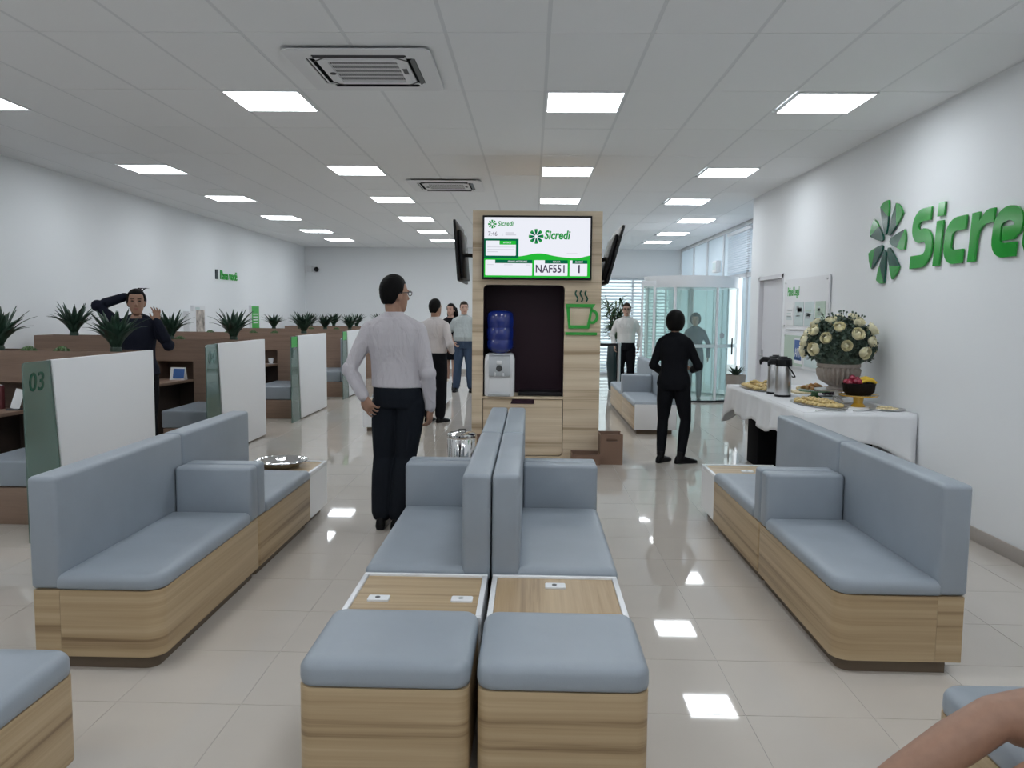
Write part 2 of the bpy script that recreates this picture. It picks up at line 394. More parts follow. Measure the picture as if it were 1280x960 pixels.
obj('bottom_rail', MB().box(.03, BX1 - BX0 - .03, -.055, -.02, .035, .055), 'matt_white', bl)
# glazed front on the right behind the entrance
FX = 3.84
wf = struct('window_2', MB().box(FX, FX + .08, 11.9, 14.6, 0, .08).box(FX, FX + .08, 16.4, WB, 0, .08).box(FX, FX + .08, 11.9, WB, CE - .06, CE + .05).box(FX, FX + .08, 11.9, WB, 2.28, 2.36), 'white')
for y in (11.9, 13.2, 14.55, 16.4, 17.9, 19.4, WB - .06): obj('mullion', MB().box(FX, FX + .08, y, y + .06, .08, CE - .06), 'white', wf)
ys = [11.96, 13.2, 14.55, 16.4, 17.9, 19.4, WB - .06]
for a, b_ in zip(ys, ys[1:]):
    obj('pane', MB().box(FX + .03, FX + .042, a + .06, b_, 2.36, CE - .06), 'film', wf)
    if a != 14.55: obj('pane', MB().box(FX + .03, FX + .042, a + .06, b_, .08, 2.28), 'film', wf)
for a, b_ in ((14.61, 14.95), (16.05, 16.4)): obj('pane', MB().box(FX + .03, FX + .042, a, b_, .08, 2.28), 'film', wf)  # narrow film panes added to dim the bare sky beside the drum
b2 = thing('blind_or_reflection', 'short white slats picturing a blind reflected above the round glass entrance', 'blind', (FX, 14.1, 0))  # these slats stand in for a blind's reflection in the glass
s2 = MB().box(-.02, .02, 0, 1.7, -.0012, .0012).mesh('slat'); s2.materials.append(M['slat'])
for k in range(17): inst('slat', s2, b2, (-.05, 0, 2.40 + k * .042), (0, R(-50), 0))
obj('headrail', MB().box(-.08, -.02, 0, 1.7, 3.10, 3.15), 'matt_white', b2)

# ================================================================== SEATING
def cushion(mb, x0, x1, y0, y1, r, z0=.36, z1=.432):
    return rloft(mb, x0, x1, y0, y1, r, [(z0, .012), (z0 + .006, 0), (z0 + .022, -.003), (z1 - .028, -.002), (z1 - .014, .006), (z1 - .005, .017), (z1 - .001, .035), (z1 + .001, .07)])
def sofa(name, label, loc, Ln, face=1, arm=None, rn=0, rf=0, group=None, cushion_ok=True, white_end=False):
    """bench module: back along x=0, seat towards +x*face, length Ln along y; rn/rf = rounded seat corner at near/far end"""
    W = .575; t = thing(name, label, 'sofa', loc, group=group)
    S = Matrix.Diagonal((face, 1, 1, 1))
    def put(n, mb, mt, **k):
        mb.xf(S)
        if face < 0: mb.f = [tuple(reversed(f)) for f in mb.f]
        return obj(n, mb, mt, t, **k)
    rad = (.0, rn, rf, 0)
    g = .003
    put('base', rloft(MB(), .13, W, g, Ln - g, rad, [(.06, 0), (.36, 0)]), 'wood', smooth=True, ang=30)
    put('back_panel', MB().box(.015, .1295, g, Ln - g, .06, .36), 'wood')
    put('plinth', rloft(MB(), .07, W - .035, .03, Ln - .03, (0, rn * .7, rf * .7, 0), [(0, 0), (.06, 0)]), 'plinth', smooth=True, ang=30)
    a0 = .125 if arm == 'near' else .006; a1 = Ln - (.125 if arm == 'far' else .006)
    put('seat', cushion(MB(), .11, W + .004, a0, a1, (.02, max(rn, .03), max(rf, .03), .02)), 'leather', smooth=True, ang=60)
    bb = MB(); g = .004
    put('backrest', bb.box(0, .13, g, Ln - g, .362, .865), 'leather', bevel=.022, seg=4)
    if arm:
        y0 = .004 if arm == 'near' else Ln - .124
        put('armrest', MB().box(.132, W + .004, y0, y0 + .12, .362, .685), 'leather', bevel=.02, seg=4)
    if white_end:
        put('end_panel', MB().box(.02, W, -.02, .0, .06, .40), 'white', bevel=.004)
    return t
def ottoman(name, label, loc, Wd, Dp, group=None):
    t = thing(name, label, 'ottoman', loc, group=group)
    obj('base', rloft(MB(), .004, Wd - .004, .004, Dp - .004, .045, [(.06, 0), (.36, 0)]), 'wood', t, smooth=True, ang=30)
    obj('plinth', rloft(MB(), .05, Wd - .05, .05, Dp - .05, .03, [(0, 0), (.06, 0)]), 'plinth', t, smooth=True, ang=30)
    obj('seat', cushion(MB(), .0035, Wd - .0035, .0035, Dp - .0035, .06, .36, .445), 'leather', t, smooth=True, ang=60)
    return t
def side_table(name, label, loc, Wd, Dp, outlets=(), top='woodx', group=None):
    t = thing(name, label, 'side table', loc, group=group); H = .405
    g = .003
    obj('body', MB().box(g, Wd - g, g, Dp - g, .06, H - .03), 'white', t)
    for a in ((g, Wd - g, g, g + .022), (g, Wd - g, Dp - g - .022, Dp - g), (g, g + .022, g + .022, Dp - g - .022), (Wd - g - .022, Wd - g, g + .022, Dp - g - .022)):
        obj('rim', MB().box(*a, H - .03, H), 'white', t, bevel=.002)
    obj('top', MB().box(g + .0225, Wd - g - .0225, g + .0225, Dp - g - .0225, H - .03, H - .01), top, t)
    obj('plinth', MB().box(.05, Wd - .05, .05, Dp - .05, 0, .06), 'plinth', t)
    for x, y in outlets:
        p = obj('outlet_plate', rloft(MB(), x - .045, x + .045, y - .03, y + .03, .008, [(H - .01, 0), (H - .003, 0), (H - .001, .003)]), 'matt_white', t, smooth=True, ang=30)
        obj('socket', MB().lathe([(.011, H - .002), (.011, H + .0005)], x - .004, y, 12), 'darkgrey' if x < .3 else 'silver', p)
    return t
# left row (seats face the aisle)
sofa('bench_sofa', 'grey-blue bench sofa with wood base in front of the glass panel marked 03', (-2.20, 3.38, 0), 1.28, 1, 'far', rn=.08)
sofa('bench_sofa', 'grey-blue bench sofa with wood base beside the white table holding a steel tray', (-2.20, 4.665, 0), 1.12, 1, 'near', rn=.03)
side_table('side_table', 'low white side table with wood top under the steel tray', (-2.20, 5.79, 0), .575, .50)
ottoman('ottoman', 'square grey-blue ottoman alone beside the left bench sofa', (-2.13, 2.03, 0), .585, .585)
# centre block, back to back
ottoman('ottoman', 'grey-blue wood-based ottoman before the table with two outlet plates', (-.765, 2.52, 0), .575, .52)
ottoman('ottoman', 'grey-blue wood-based ottoman before the table with one outlet plate', (-.17, 2.52, 0), .575, .52)
side_table('side_table', 'low white table with wood top and two outlet plates', (-.755, 3.045, 0), .57, .53, ((.125, .21), (.475, .215)), 'woodx')
side_table('side_table', 'low white table with lengthwise wood top and one outlet plate', (-.168, 3.045, 0), .57, .53, ((.285, .40),), 'woody')
sofa('bench_sofa', 'grey-blue sofa back to back, joined to the table with two outlet plates', (-.1785, 3.58, 0), 1.31, -1, 'far', rn=.03)
sofa('bench_sofa', 'grey-blue sofa back to back, joined to the table with one outlet plate', (-.1725, 3.58, 0), 1.31, 1, 'far', rn=.03)
sofa('bench_sofa', 'grey-blue back-to-back sofa whose arm is beside the standing man in trousers', (-.1785, 4.895, 0), 1.31, -1, 'near')
sofa('bench_sofa', 'grey-blue back-to-back sofa facing right in front of the wooden kiosk', (-.1725, 4.895, 0), 1.31, 1, 'near')
# right row
sofa('bench_sofa', 'grey-blue bench sofa with wood base nearest the grey skirting of the logo wall', (1.95, 3.50, 0), 1.22, -1, 'far', rn=.08)
sofa('bench_sofa', 'grey-blue bench sofa in front of the white-clothed buffet table', (1.95, 4.725, 0), 1.20, -1, 'near', rn=.03)
side_table('side_table', 'low white side table beside the sofa in front of the buffet', (1.375, 5.93, 0), .575, .45, ((.3, .2),))
ottoman('ottoman', 'grey-blue ottoman under the seated bare-legged person', (1.30, 1.85, 0), .585, .64)
# far rows
sofa('bench_sofa', 'grey-blue bench sofa with white end panel behind the woman in black', (1.955, 10.62, 0), 1.55, -1, 'far', white_end=True)
sofa('bench_sofa', 'grey-blue bench sofa in front of the bamboo pot', (1.955, 12.175, 0), 1.7, -1, 'near')
side_table('side_table', 'low white table in the aisle beyond the man with his hand on his hip', (-2.24, 10.52, 0), .575, .55)
ottoman('ottoman', 'long grey-blue bench ottoman beside the second man in a pale shirt', (-2.24, 11.08, 0), .575, 2.1)
side_table('side_table', 'low white table in front of the man in the grey polo', (-2.0, 13.25, 0), .575, 1.0)

# ---- steel tray on the left table
t = thing('serving_tray', 'round polished steel tray with fluted rim on the white side table', 'tray', (-1.925, 6.06, .405))
n = 144; rings = []
for r_, z_, w_ in ((.0, .004, 0), (.13, .004, 0), (.145, .008, 0), (.16, .022, 0), (.19, .042, .003), (.202, .046, .004), (.203, .042, .004), (.19, .037, .003), (.158, .016, 0), (.14, 0.0, 0), (.0, 0.0, 0)):
    rings.append([((max(r_, .001) + w_ * math.sin(24 * 2 * math.pi * a / n)) * math.cos(2 * math.pi * a / n), (max(r_, .001) + w_ * math.sin(24 * 2 * math.pi * a / n)) * math.sin(2 * math.pi * a / n), z_) for a in range(n)])
obj('dish', MB().loft(rings), 'chrome', t, smooth=True, ang=60)

# ================================================================== SERVICE BOOTHS on the left
PX = -3.4
def leaf_mesh(Ln, wd, bend, name='leaf'):
    """one thick pointed agave leaf growing from the origin along +x, rising, curving out"""
    rings = []; k = 7
    for i in range(k + 1):
        t_ = i / k; a = R(78) - bend * t_
        w_ = wd * (.55 + .9 * t_ if t_ < .4 else .91 * (1 - (t_ - .4) / .6) ** .8 + .02); th = .012 * (1 - t_) + .002
        if i == 0: x = z = 0.
        else: x += Ln / k * math.cos(a); z += Ln / k * math.sin(a)
        nx, nz = -math.sin(a), math.cos(a)
        rings.append([(x, -w_ / 2, z), (x - nx * th, 0, z - nz * th - .0), (x, w_ / 2, z), (x + nx * .006 + .0, 0, z + nz * -.002)])
    return MB().loft(rings)
leaf_vars = []
for Ln, wd, bd in ((.35, .105, R(76)), (.38, .10, R(60)), (.38, .09, R(40)), (.36, .08, R(16))):
    me = leaf_mesh(Ln, wd, bd).mesh('leaf'); me.materials.append(M['agave'])
    me.polygons.foreach_set('use_smooth', [True] * len(me.polygons)); leaf_vars.append(me)
foliage = None
def agave(label, loc, s=1., near=True, group=None, seed=0):
    global foliage
    t = thing('agave_plant', label, 'plant', loc, group=group)
    rg = random.Random(seed); L_ = []
    for k in range(32):
        v = min(3, k * 4 // 32); L_.append((v, 2.39996 * k + rg.uniform(-.2, .2), rg.uniform(.85, 1.1) * s))
    if near:
        for v, a, q in L_: inst('leaf', leaf_vars[v], t, (.02 * math.cos(a), .02 * math.sin(a), .05 * s), (0, 0, a), (q, q, q))
    else:
        if foliage is None:
            mb = MB()
            for v, a, q in L_:
                me = leaf_vars[v]; mtx = Matrix.Translation((.02 * math.cos(a), .02 * math.sin(a), .05)) @ Matrix.Rotation(a, 4, 'Z') @ Matrix.Scale(q, 4)
                mb.add([mtx @ vv.co for vv in me.vertices], [tuple(p.vertices) for p in me.polygons])
            foliage = mb.mesh('foliage'); foliage.materials.append(M['agave'])
        inst('foliage', foliage, t, (0, 0, 0), (0, 0, seed * 1.7), (s, s, s))
    obj('root_ball', MB().lathe([(.045 * s, .0), (.05 * s, .05 * s), (.03 * s, .09 * s)], n=10), 'agave', t, smooth=True)
    return t
succ = MB()
for k in range(22):
    a = 2.4 * k; e_ = .25 + .05 * k; r_ = .055 * (1 - k / 40)
    succ.ell((r_ * math.cos(a) * math.cos(e_ * .9), r_ * math.sin(a) * math.cos(e_ * .9), .012 + .04 * math.sin(min(e_, 1.4))), (.022, .014, .018), 6, 4, Matrix.Rotation(a, 3, 'Z') @ Matrix.Rotation(-e_, 3, 'Y'))
succ = succ.mesh('succulent')
succ.materials.append(M['succ'])
BY = [5.25, 8.26, 11.22, 14.32]; PY = [6.70, 9.70, 12.74, 15.86, 18.94]; PT = 1.235
NAMES = ['first', 'second', 'third', 'fourth']
nums = ['03', '04', '05', '06']
for i, y in enumerate(BY):
    t = thing('booth_screen', ['white booth screen with green glass edge reading 03 beside the maroon folder', 'white booth screen with green glass edge beside the blue desk calendar', 'white booth screen whose glass edge has a bright green top painted as a reflection',
                             'white booth screen behind the elbow of the man with hand on hip'][i], 'partition', (PX, y, 0))
    e_ = PY[i] + .36 - y
    pts = [(.30, PT), (.42, .02), (e_, .02), (e_, PT)]
    me = MB().loft([[(-.02, a, z) for a, z in pts], [(.02, a, z) for a, z in pts]]); obj('white_panel', me, 'matt_white', t, bevel=.002)
    pts = [(.0, .0), (.0, PT - .03), (.01, PT - .01), (.03, PT - .002), (.295, PT - .002), (.415, .0)]
    obj('glass_panel', MB().loft([[(-.006, a, z) for a, z in pts], [(.006, a, z) for a, z in pts]]), 'glass_green', t)
    obj('edge_strip', MB().loft([[(-.014, .293, PT), (.014, .293, PT), (.014, .301, PT), (-.014, .301, PT)], [(-.014, .413, .02), (.014, .413, .02), (.014, .421, .02), (-.014, .421, .02)]]), 'steel', t)
    if i < 2:
        # number reads from the aisle: reading direction +y, facing +x
        text('number', nums[i], .18, 'green_dark', t, wall_frame((.0075, .045, PT - .20), (0, 1, 0)), .0015, .012, .12, sx=1.0)
    else:
        obj('green_reflection', MB().box(.0065, .008, .01, .28, PT - .16, PT - .01), 'green', t)  # green reflection on the glass, painted as a thin strip
    # bench behind the panel, its back to the aisle
    b_ = thing('booth_bench', 'grey upholstered booth bench ' + ['beside the desk with the maroon folder', 'beside the desk with the blue calendar', 'beside the screen with the bright green top', 'behind the elbow of the man with hand on hip'][i], 'bench', (PX - .03, y + .47, 0))
    Lb = e_ - .84
    obj('base', MB().box(-.66, -.012, .0, Lb, .0, .275), 'brown', b_, bevel=.003)
    obj('seat', MB().box(-.68, -.132, -.0, Lb, .28, .475), 'leather', b_, bevel=.02, seg=3)
    obj('backrest', MB().box(-.13, -.01, .0, Lb, .28, 1.10), 'leather', b_, bevel=.03, seg=4)
for i, y in enumerate(PY):
    lab = ['brown planter wall in front of the woman with raised arms', 'brown planter wall with niche behind the blue desk calendar', 'brown planter wall behind the small white desk cup',
           'brown planter wall beyond the screen with bright green top', 'brown planter wall along the far end of the booths'][i]
    t = thing('planter_wall', lab, 'planter', (0, y, 0)); xl = -5.78 if i == 0 else -5.80 if i == 1 else -5.88; xr = PX - .025
    D_ = .36
    obj('fascia', MB().box(xl, xr, 0, .018, .985, PT), 'brown', t); obj('rear_board', MB().box(xl, xr, D_ - .018, D_, .985, PT), 'brown', t)
    obj('end_board', MB().box(xr - .018, xr, .018, D_ - .018, .985, PT), 'brown', t); obj('trough_floor', MB().box(xl, xr, .0, D_, .965, .985), 'brown', t)
    obj('soil', MB().box(xl, xr - .018, .018, D_ - .018, .985, PT - .03), 'soil', t)
    nx0, nx1 = [(-5.6, -4.22), (-4.60, -4.15), (-5.5, -4.08), (-5.5, -4.1), (-5.5, -4.1)][i]
    obj('side_board', MB().box(nx1, xr, .0, D_, 0, .965), 'brown', t); obj('side_board', MB().box(xl, nx0, .0, D_, 0, .965), 'brown', t)
    obj('niche_back', MB().box(nx0, nx1, D_ - .03, D_, .0, .965), 'brown', t)
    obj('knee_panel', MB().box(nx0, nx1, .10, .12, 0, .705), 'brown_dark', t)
    # chips lying on the soil
    if i < 4:
        mb = MB()
        for k in range(90):
            cx, cy = rnd.uniform(xl + .05, xr - .06), rnd.uniform(.04, D_ - .04); s_ = rnd.uniform(.012, .03)
            mb.ell((cx, cy, PT - .026), (s_, s_ * .7, s_ * .6), 6, 4, Matrix.Rotation(rnd.uniform(0, 3), 3, 'Z'))
        o = obj('bark_chip', mb, 'box', t); o['kind'] = 'stuff'
    # desk in front of the niche
    if i < 3:
        dt = thing('booth_desk', ['brown booth desk holding the maroon folder', 'brown booth desk holding the blue desk calendar', 'brown booth desk holding the small white cup'][i], 'desk', (0, y, 0))
        obj('top', MB().prism([(nx0 + .01, -.95), (nx1 - .14, -.95), (nx1 - .005, 0), (nx1 - .005, .099), (nx0 + .01, .099)], .715, .745), 'brown', dt, bevel=.002)
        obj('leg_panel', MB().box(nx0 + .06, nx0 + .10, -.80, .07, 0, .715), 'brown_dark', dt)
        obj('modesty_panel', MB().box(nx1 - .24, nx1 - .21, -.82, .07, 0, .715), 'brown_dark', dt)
# desk-top bits
t = thing('desk_calendar', 'small tent desk calendar with a blue page on the brown desk', 'calendar', (-4.30, 9.62, .745))
obj('stand', MB().loft([[(-.09, -.05, 0), (.09, -.05, 0), (.09, .05, 0), (-.09, .05, 0)], [(-.09, -.004, .15), (.09, -.004, .15), (.09, .004, .15), (-.09, .004, .15)]]), 'paper', t)
obj('page', MB().loft([[(-.05, -.0515, .02), (.085, -.0515, .02), (.085, -.0495, .02), (-.05, -.0495, .02)], [(-.05, -.016, .135), (.085, -.016, .135), (.085, -.013, .135), (-.05, -.013, .135)]]), 'print_blue', t)
t = thing('desk_organiser', 'black pen tray beside the blue desk calendar', 'organiser', (-4.55, 9.35, .745))
obj('tray', rloft(MB(), -.09, .09, -.06, .06, .02, [(0, 0), (.03, 0), (.03, .006), (.006, .006)]), 'black', t, smooth=True, ang=30)
obj('pen', MB().tube([(-.06, -.02, .02), (.09, .03, .04)], .004), 'print_blue', t)
t = thing('card_holder', 'leaning white card holder beside the maroon folder', 'card holder', (-4.33, 6.55, .745))
obj('foot', MB().box(-.05, .05, -.03, .05, 0, .012), 'darkgrey', t); obj('card', MB().box(-.04, .04, -.003, .003, .0, .17).xf(Matrix.Translation((0, .01, .01)) @ Matrix.Rotation(R(-14), 4, 'X') @ Matrix.Rotation(R(12), 4, 'Y')), 'paper', t)
t = thing('folder', 'maroon upright folder on the booth desk by the glass reading 03', 'folder', (-4.60, 6.62, .745))
obj('cover', MB().box(-.14, .14, -.02, .02, 0, .20), 'maroon', t, bevel=.004); obj('pages', MB().box(-.135, .13, -.015, .015, .195, .203), 'paper', t)
t = thing('desk_cup', 'small white cup in the booth niche beyond the blue calendar', 'cup', (-4.16, 12.66, .745))
obj('bowl', MB().lathe([(.025, 0), (.035, .04), (.042, .09), (.038, .09), (.03, .03), (.001, .02)], n=16), 'white', t, smooth=True)
obj('saucer', MB().lathe([(.03, -.0), (.06, .008), (.055, .01), (.001, .004)], n=16), 'white', t)
# agaves: (pixel-derived positions along the planters)
def lab(txt): return txt
AG = [(-4.66, 0, 'agave on the planter beside the maroon folder booth, off the end screen', 1.0, True), (-3.62, 0, 'large dark agave in front of the woman with raised arms', 1.0, True),
      (-3.71, 1, 'agave above the white booth screen beside the blue calendar', 1.0, True), (-4.50, 1, 'agave beside the raised hand of the woman with raised arms', .95, True),
      (-3.70, 2, 'agave above the booth screen with the bright green top', 1.0, False), (-5.2, 3, 'dark agave in the planter row beyond the bright green top', .85, False), (-4.67, 3, 'dark agave in the planter row beyond the bright green top', .85, False), (-4.16, 3, 'dark agave in the planter row beyond the bright green top', .85, False),
      (-3.66, 3, 'dark agave in the planter row beyond the bright green top', .85, False),
      (-5.3, 4, 'agave on the farthest planter wall', .9, False), (-4.75, 4, 'agave on the farthest planter wall', .9, False), (-4.2, 4, 'agave on the farthest planter wall', .9, False), (-3.65, 4, 'agave on the farthest planter wall', .9, False)]
# short planter along the left wall
t = thing('planter_box', 'short brown planter box near the left wall under one agave', 'planter', (-5.66, 8.97, 0))
obj('front_board', MB().box(0, .95, 0, .02, 0, 1.29), 'brown', t); obj('rear_board', MB().box(0, .95, .33, .35, 0, 1.29), 'brown', t)
for x in (0, .93): obj('end_board', MB().box(x, x + .02, .02, .33, 0, 1.29), 'brown', t)
obj('soil', MB().box(.02, .93, .02, .33, .9, 1.26), 'soil', t)
agave('agave in the short planter box near the left wall', (-5.28, 9.12, 1.258), 1.0, True, 'agaves in the booth planters', 31)
for k, (x, p, lb, s, nr) in enumerate(AG):
    agave(lb, (x, PY[p] + .18, PT - .032), s, nr, group='agaves in the booth planters', seed=k)
for k, (x, p) in enumerate([(-4.34, 0), (-4.05, 0), (-5.2, 0), (-5.1, 1), (-4.75, 1), (-4.35, 1), (-5.2, 2), (-4.9, 2), (-4.5, 2), (-4.15, 2), (-4.42, 3), (-3.91, 3)]):
    o = bpy.data.objects.new('succulent', succ); col.objects.link(o); o.location = (x, PY[p] + .10, PT - .032); o.rotation_euler = (0, 0, k)
    pl_ = ['in front of the woman with raised arms', 'behind the blue desk calendar', 'behind the small white desk cup', 'beyond the bright green top'][p]
    tag(o, 'small green succulent on the brown planter ' + pl_, 'plant', 'succulents on the planter ' + pl_)

# ================================================================== KIOSK
KX0, KX1, KY, KD, KH = -.65, .745, 8.72, 1.35, 2.69
kt = thing('kiosk', 'tall kiosk in light-brightened wood with plum niche, coffee cup emblem and screens', 'kiosk', (0, KY, 0))
nX0, nX1, nZ0, nZ1 = -.53, .35, .68, 1.90
hole = [p for p in rr(nX0, nX1, nZ0, nZ1, (.004, .004, .05, .05))]
dX0, dX1, dZ0, dZ1 = -.525, .345, .035, .655
hole2 = rr(dX0 - .008, dX1 + .008, dZ0 - .008, dZ1 + .004, (.05, .05, .004, .004))
me = shape([[(KX0, 0), (KX1, 0), (KX1, KH), (KX0, KH)], hole[::-1], hole2[::-1]], .03)
me.transform(Matrix(((1, 0, 0, 0), (0, 0, 1, .015), (0, 1, 0, 0), (0, 0, 0, 1)))); 
obj('front_board', me, 'kiosk', kt)
obj('side_board', MB().box(KX0, KX0 + .02, .03, KD - .02, 0, KH), 'kiosk', kt); obj('side_board', MB().box(KX1 - .02, KX1, .03, KD - .02, 0, KH), 'kiosk', kt)
obj('rear_board', MB().box(KX0, KX1, KD - .02, KD, 0, KH), 'kiosk', kt); obj('bounce_trap_top', MB().box(KX0 + .02, KX1 - .02, .03, KD - .02, 2.0, 2.02), 'plinth', kt)  # unseen top board, sunk and dark to keep bounced light off the ceiling
nb = MB().box(nX0 - .02, nX1 + .02, .46, .48, nZ0 - .02, nZ1 + .02).box(nX0 - .02, nX0, .03, .46, nZ0 - .0, nZ1).box(nX1, nX1 + .02, .03, .46, nZ0, nZ1).box(nX0 - .02, nX1 + .02, .03, .46, nZ1, nZ1 + .02)
obj('niche', nb, 'plum', kt)
obj('niche_shelf', MB().box(nX0, nX1, -.006, .46, nZ0 - .018, nZ0 + .004), 'kiosk', kt)
obj('drip_tray', MB().box(-.14, .34, .08, .40, nZ0 + .005, nZ0 + .05), 'black', kt, bevel=.004)
obj('cupboard_recess', MB().box(dX0 - .03, dX1 + .03, .05, .06, dZ0 - .03, dZ1 + .02), 'plinth', kt)
me = shape([rr(dX0, dX1, dZ0, dZ1, (.045, .045, .004, .004))], .02); me.transform(Matrix(((1, 0, 0, 0), (0, 0, 1, .016), (0, 1, 0, 0), (0, 0, 0, 1))))
dr = obj('cupboard_door', me, 'kiosk', kt)
obj('finger_pull', MB().loft([[(-.205, -.002, .655), (.035, -.002, .655), (.035, .004, .655), (-.205, .004, .655)], [(-.225, -.002, .605), (.03, -.002, .605), (.03, .004, .605), (-.225, .004, .605)]][::-1]), 'plum', dr)
# coffee cup emblem
cup = thing  # (parts of the kiosk)
ex = Matrix(((1, 0, 0, 0), (0, 0, -1, -.013), (0, 1, 0, 0), (0, 0, 0, 1)))
def emb(name, outl, mt='green', dep=.025):
    me = shape(outl, dep); me.transform(ex); return obj(name, me, mt, kt)
emb('cup_emblem', [[(.365, 1.70), (.685, 1.70), (.655, 1.66), (.62, 1.435), (.395, 1.435)], [(.405, 1.665), (.415, 1.47), (.595, 1.47), (.635, 1.665)]])
emb('cup_handle', [stroke(arc(.648, 1.565, .055, .065, 95, -115, 12), .03)])
emb('saucer_emblem', [[(.362, 1.365), (.705, 1.365), (.705, 1.395), (.362, 1.395)]])
for k in range(3):
    x = .478 + .052 * k
    emb('steam_emblem', [stroke([(x + .014 * math.sin(t_ * .9), 1.725 + .017 * t_) for t_ in range(8)], .016)], 'green_dark', .012)
# ---- television on the front
tv = thing('television', 'wide flat screen showing a white and green ticket-call page on the kiosk front', 'television', (.045, KY, 2.29))
TW, TH = 1.17, .68; tilt = Matrix.Rotation(R(-2.5), 4, 'X')
def tvobj(n, mb, mt, par=None, **k):
    if isinstance(mb, MB): mb.xf(tilt)
    return obj(n, mb, mt, par or tv, **k)
tvobj('housing', MB().box(-TW / 2, TW / 2, -.085, -.035, -TH / 2, TH / 2), 'black', bevel=.006)
tvobj('wall_mount', MB().box(-.2, .2, -.04, -.012, -.15, .15), 'black')
EW = emis('screen_white', (.90, .92, 1.0), .74); EG = emis('screen_green', lin((40, 190, 60)), .72); ED = emis('screen_dark_green', lin((12, 105, 72)), .7)
EK = emis('screen_black', (.05, .04, .07), 1); EGr = emis('screen_grey', (.62, .62, .70), .7); EM = emis('screen_mid_green', lin((40, 150, 70)), .75)
SW, SH = 1.13, .635; SY = -.086
screen = tvobj('screen', MB().box(-SW / 2, SW / 2, SY, SY + .002, -SH / 2, SH / 2), EW)
lay = [0]
def flat(n, outl, mt):
    lay[0] += 1
    me = shape(outl, .0006); me.transform(tilt @ Matrix(((SW, 0, 0, -SW / 2), (0, 0, -1, SY - .0006 - .00025 * lay[0]), (0, SH, 0, -SH / 2), (0, 0, 0, 1)))); return obj(n, me, mt, screen)
def rect(x0, x1, y0, y1): return [[(x0, y0), (x1, y0), (x1, y1), (x0, y1)]]
def rrect(x0, x1, y0, y1, r=.012): return [[(a / 1.78, b_) for a, b_ in rr(x0 * 1.78, x1 * 1.78, y0, y1, r)]]
wave = [(x / 30, .345 + .06 * math.exp(-((x / 30 - .52) / .13) ** 2) - .018 * math.exp(-((x / 30 - .85) / .1) ** 2) + .035 * max(0, x / 30 - .9) * 10 * .9) for x in range(9, 31)]
flat('graphic', [[(0, 0), (1, 0), (1, .33)] + wave[::-1] + [(0, .33)]], EG)
wv2 = [(x, y + .012 + .02 * (x - .3)) for x, y in wave]
flat('graphic', rect(0, .325, .315, .645), ED); flat('graphic', rrect(.015, .30, .36, .61), EW); flat('graphic', rect(.145, .30, .545, .61), EG)
flat('graphic', rrect(.012, .455, .03, .29), EW); flat('graphic', rrect(.475, .79, .03, .29), EW); flat('graphic', rrect(.81, .975, .03, .29), EW)
flat('graphic', rect(.105, .455, .235, .292), ED); flat('graphic', rect(.575, .79, .235, .292), ED); flat('graphic', rect(.835, .975, .235, .292), ED)
for y, a, b_ in ((.50, .03, .29), (.46, .03, .28), (.42, .03, .13), (.205, .03, .09), (.205, .19, .27), (.205, .40, .44), (.40, .78, .88)): flat('graphic', rect(a, b_, y, y + .008), EGr)
flat('graphic', rect(.175, .177, .69, .73), EGr); flat('graphic', rect(.2, .28, .735, .748), EGr); flat('graphic', rect(.2, .3, .70, .712), EGr)
def stext(s, x, y, size, mt, bold=.0, shear=0, sx=1, al='LEFT'):
    lay[0] += 1
    fr = tilt @ wall_frame((-SW / 2 + x * SW, SY - .0012 - .00025 * lay[0], -SH / 2 + y * SH), (1, 0, 0))
    return text('lettering', s, size, mt, screen, fr, .0002, bold, shear, al, sx)
stext('NAF551', .485, .085, .115, EK, .02, 0, .84); stext('1', .875, .085, .115, EK, .035, 0, .9); stext('7:46', .035, .69, .065, EK, .0, 0, .9)
stext('Sicredi', .125, .86, .068, EM, .022, .2, .9); stext('Sicredi', .565, .645, .125, EM, .034, .2, .80)
stext('SENHAS ANTERIORES', .225, .25, .026, EW, .004, 0, .82); stext('SENHA', .65, .25, .026, EW, .004); stext('GUICHÊ', .86, .25, .026, EW, .004, 0, .85); stext('AVISOS', .18, .565, .026, EW, .004)
def petals(cx, cy, s, n_=7, rot=0):
    """pinwheel: list of (dark outline, light outline)"""
    out = []
    for k in range(n_):
        a = 2 * math.pi * k / n_ + rot; c, s_ = math.cos(a), math.sin(a)
        def q(r_, t_): return (cx + s * (r_ * c - t_ * s_), cy + s * (r_ * s_ + t_ * c))
        dark = [q(.22, -.04), q(.19, .02), q(.24, .085), q(.60, .19), q(.95, .26), q(.60, -.15), q(.38, -.10)]
        lite = [q(.95, .26), q(1.0, .14), q(1.02, .0), q(.99, -.20), q(.80, -.20), q(.60, -.15)]
        out.append((dark, lite))
    return out
lay[0] += 1
for dk, lt in petals(.075, .885, 1, 8):
    pass
for cx, cy, s_ in ((.075, .885, .045), (.49, .685, .078)):
    for dk, lt in petals(0, 0, s_ , 8):
        flat('graphic', [[(cx + x / SW, cy + y / SH) for x, y in dk]], ED if s_ > .05 else EM); lay[0] -= 1
        flat('graphic', [[(cx + x / SW, cy + y / SH) for x, y in lt]], EM); lay[0] -= 1
    lay[0] += 1
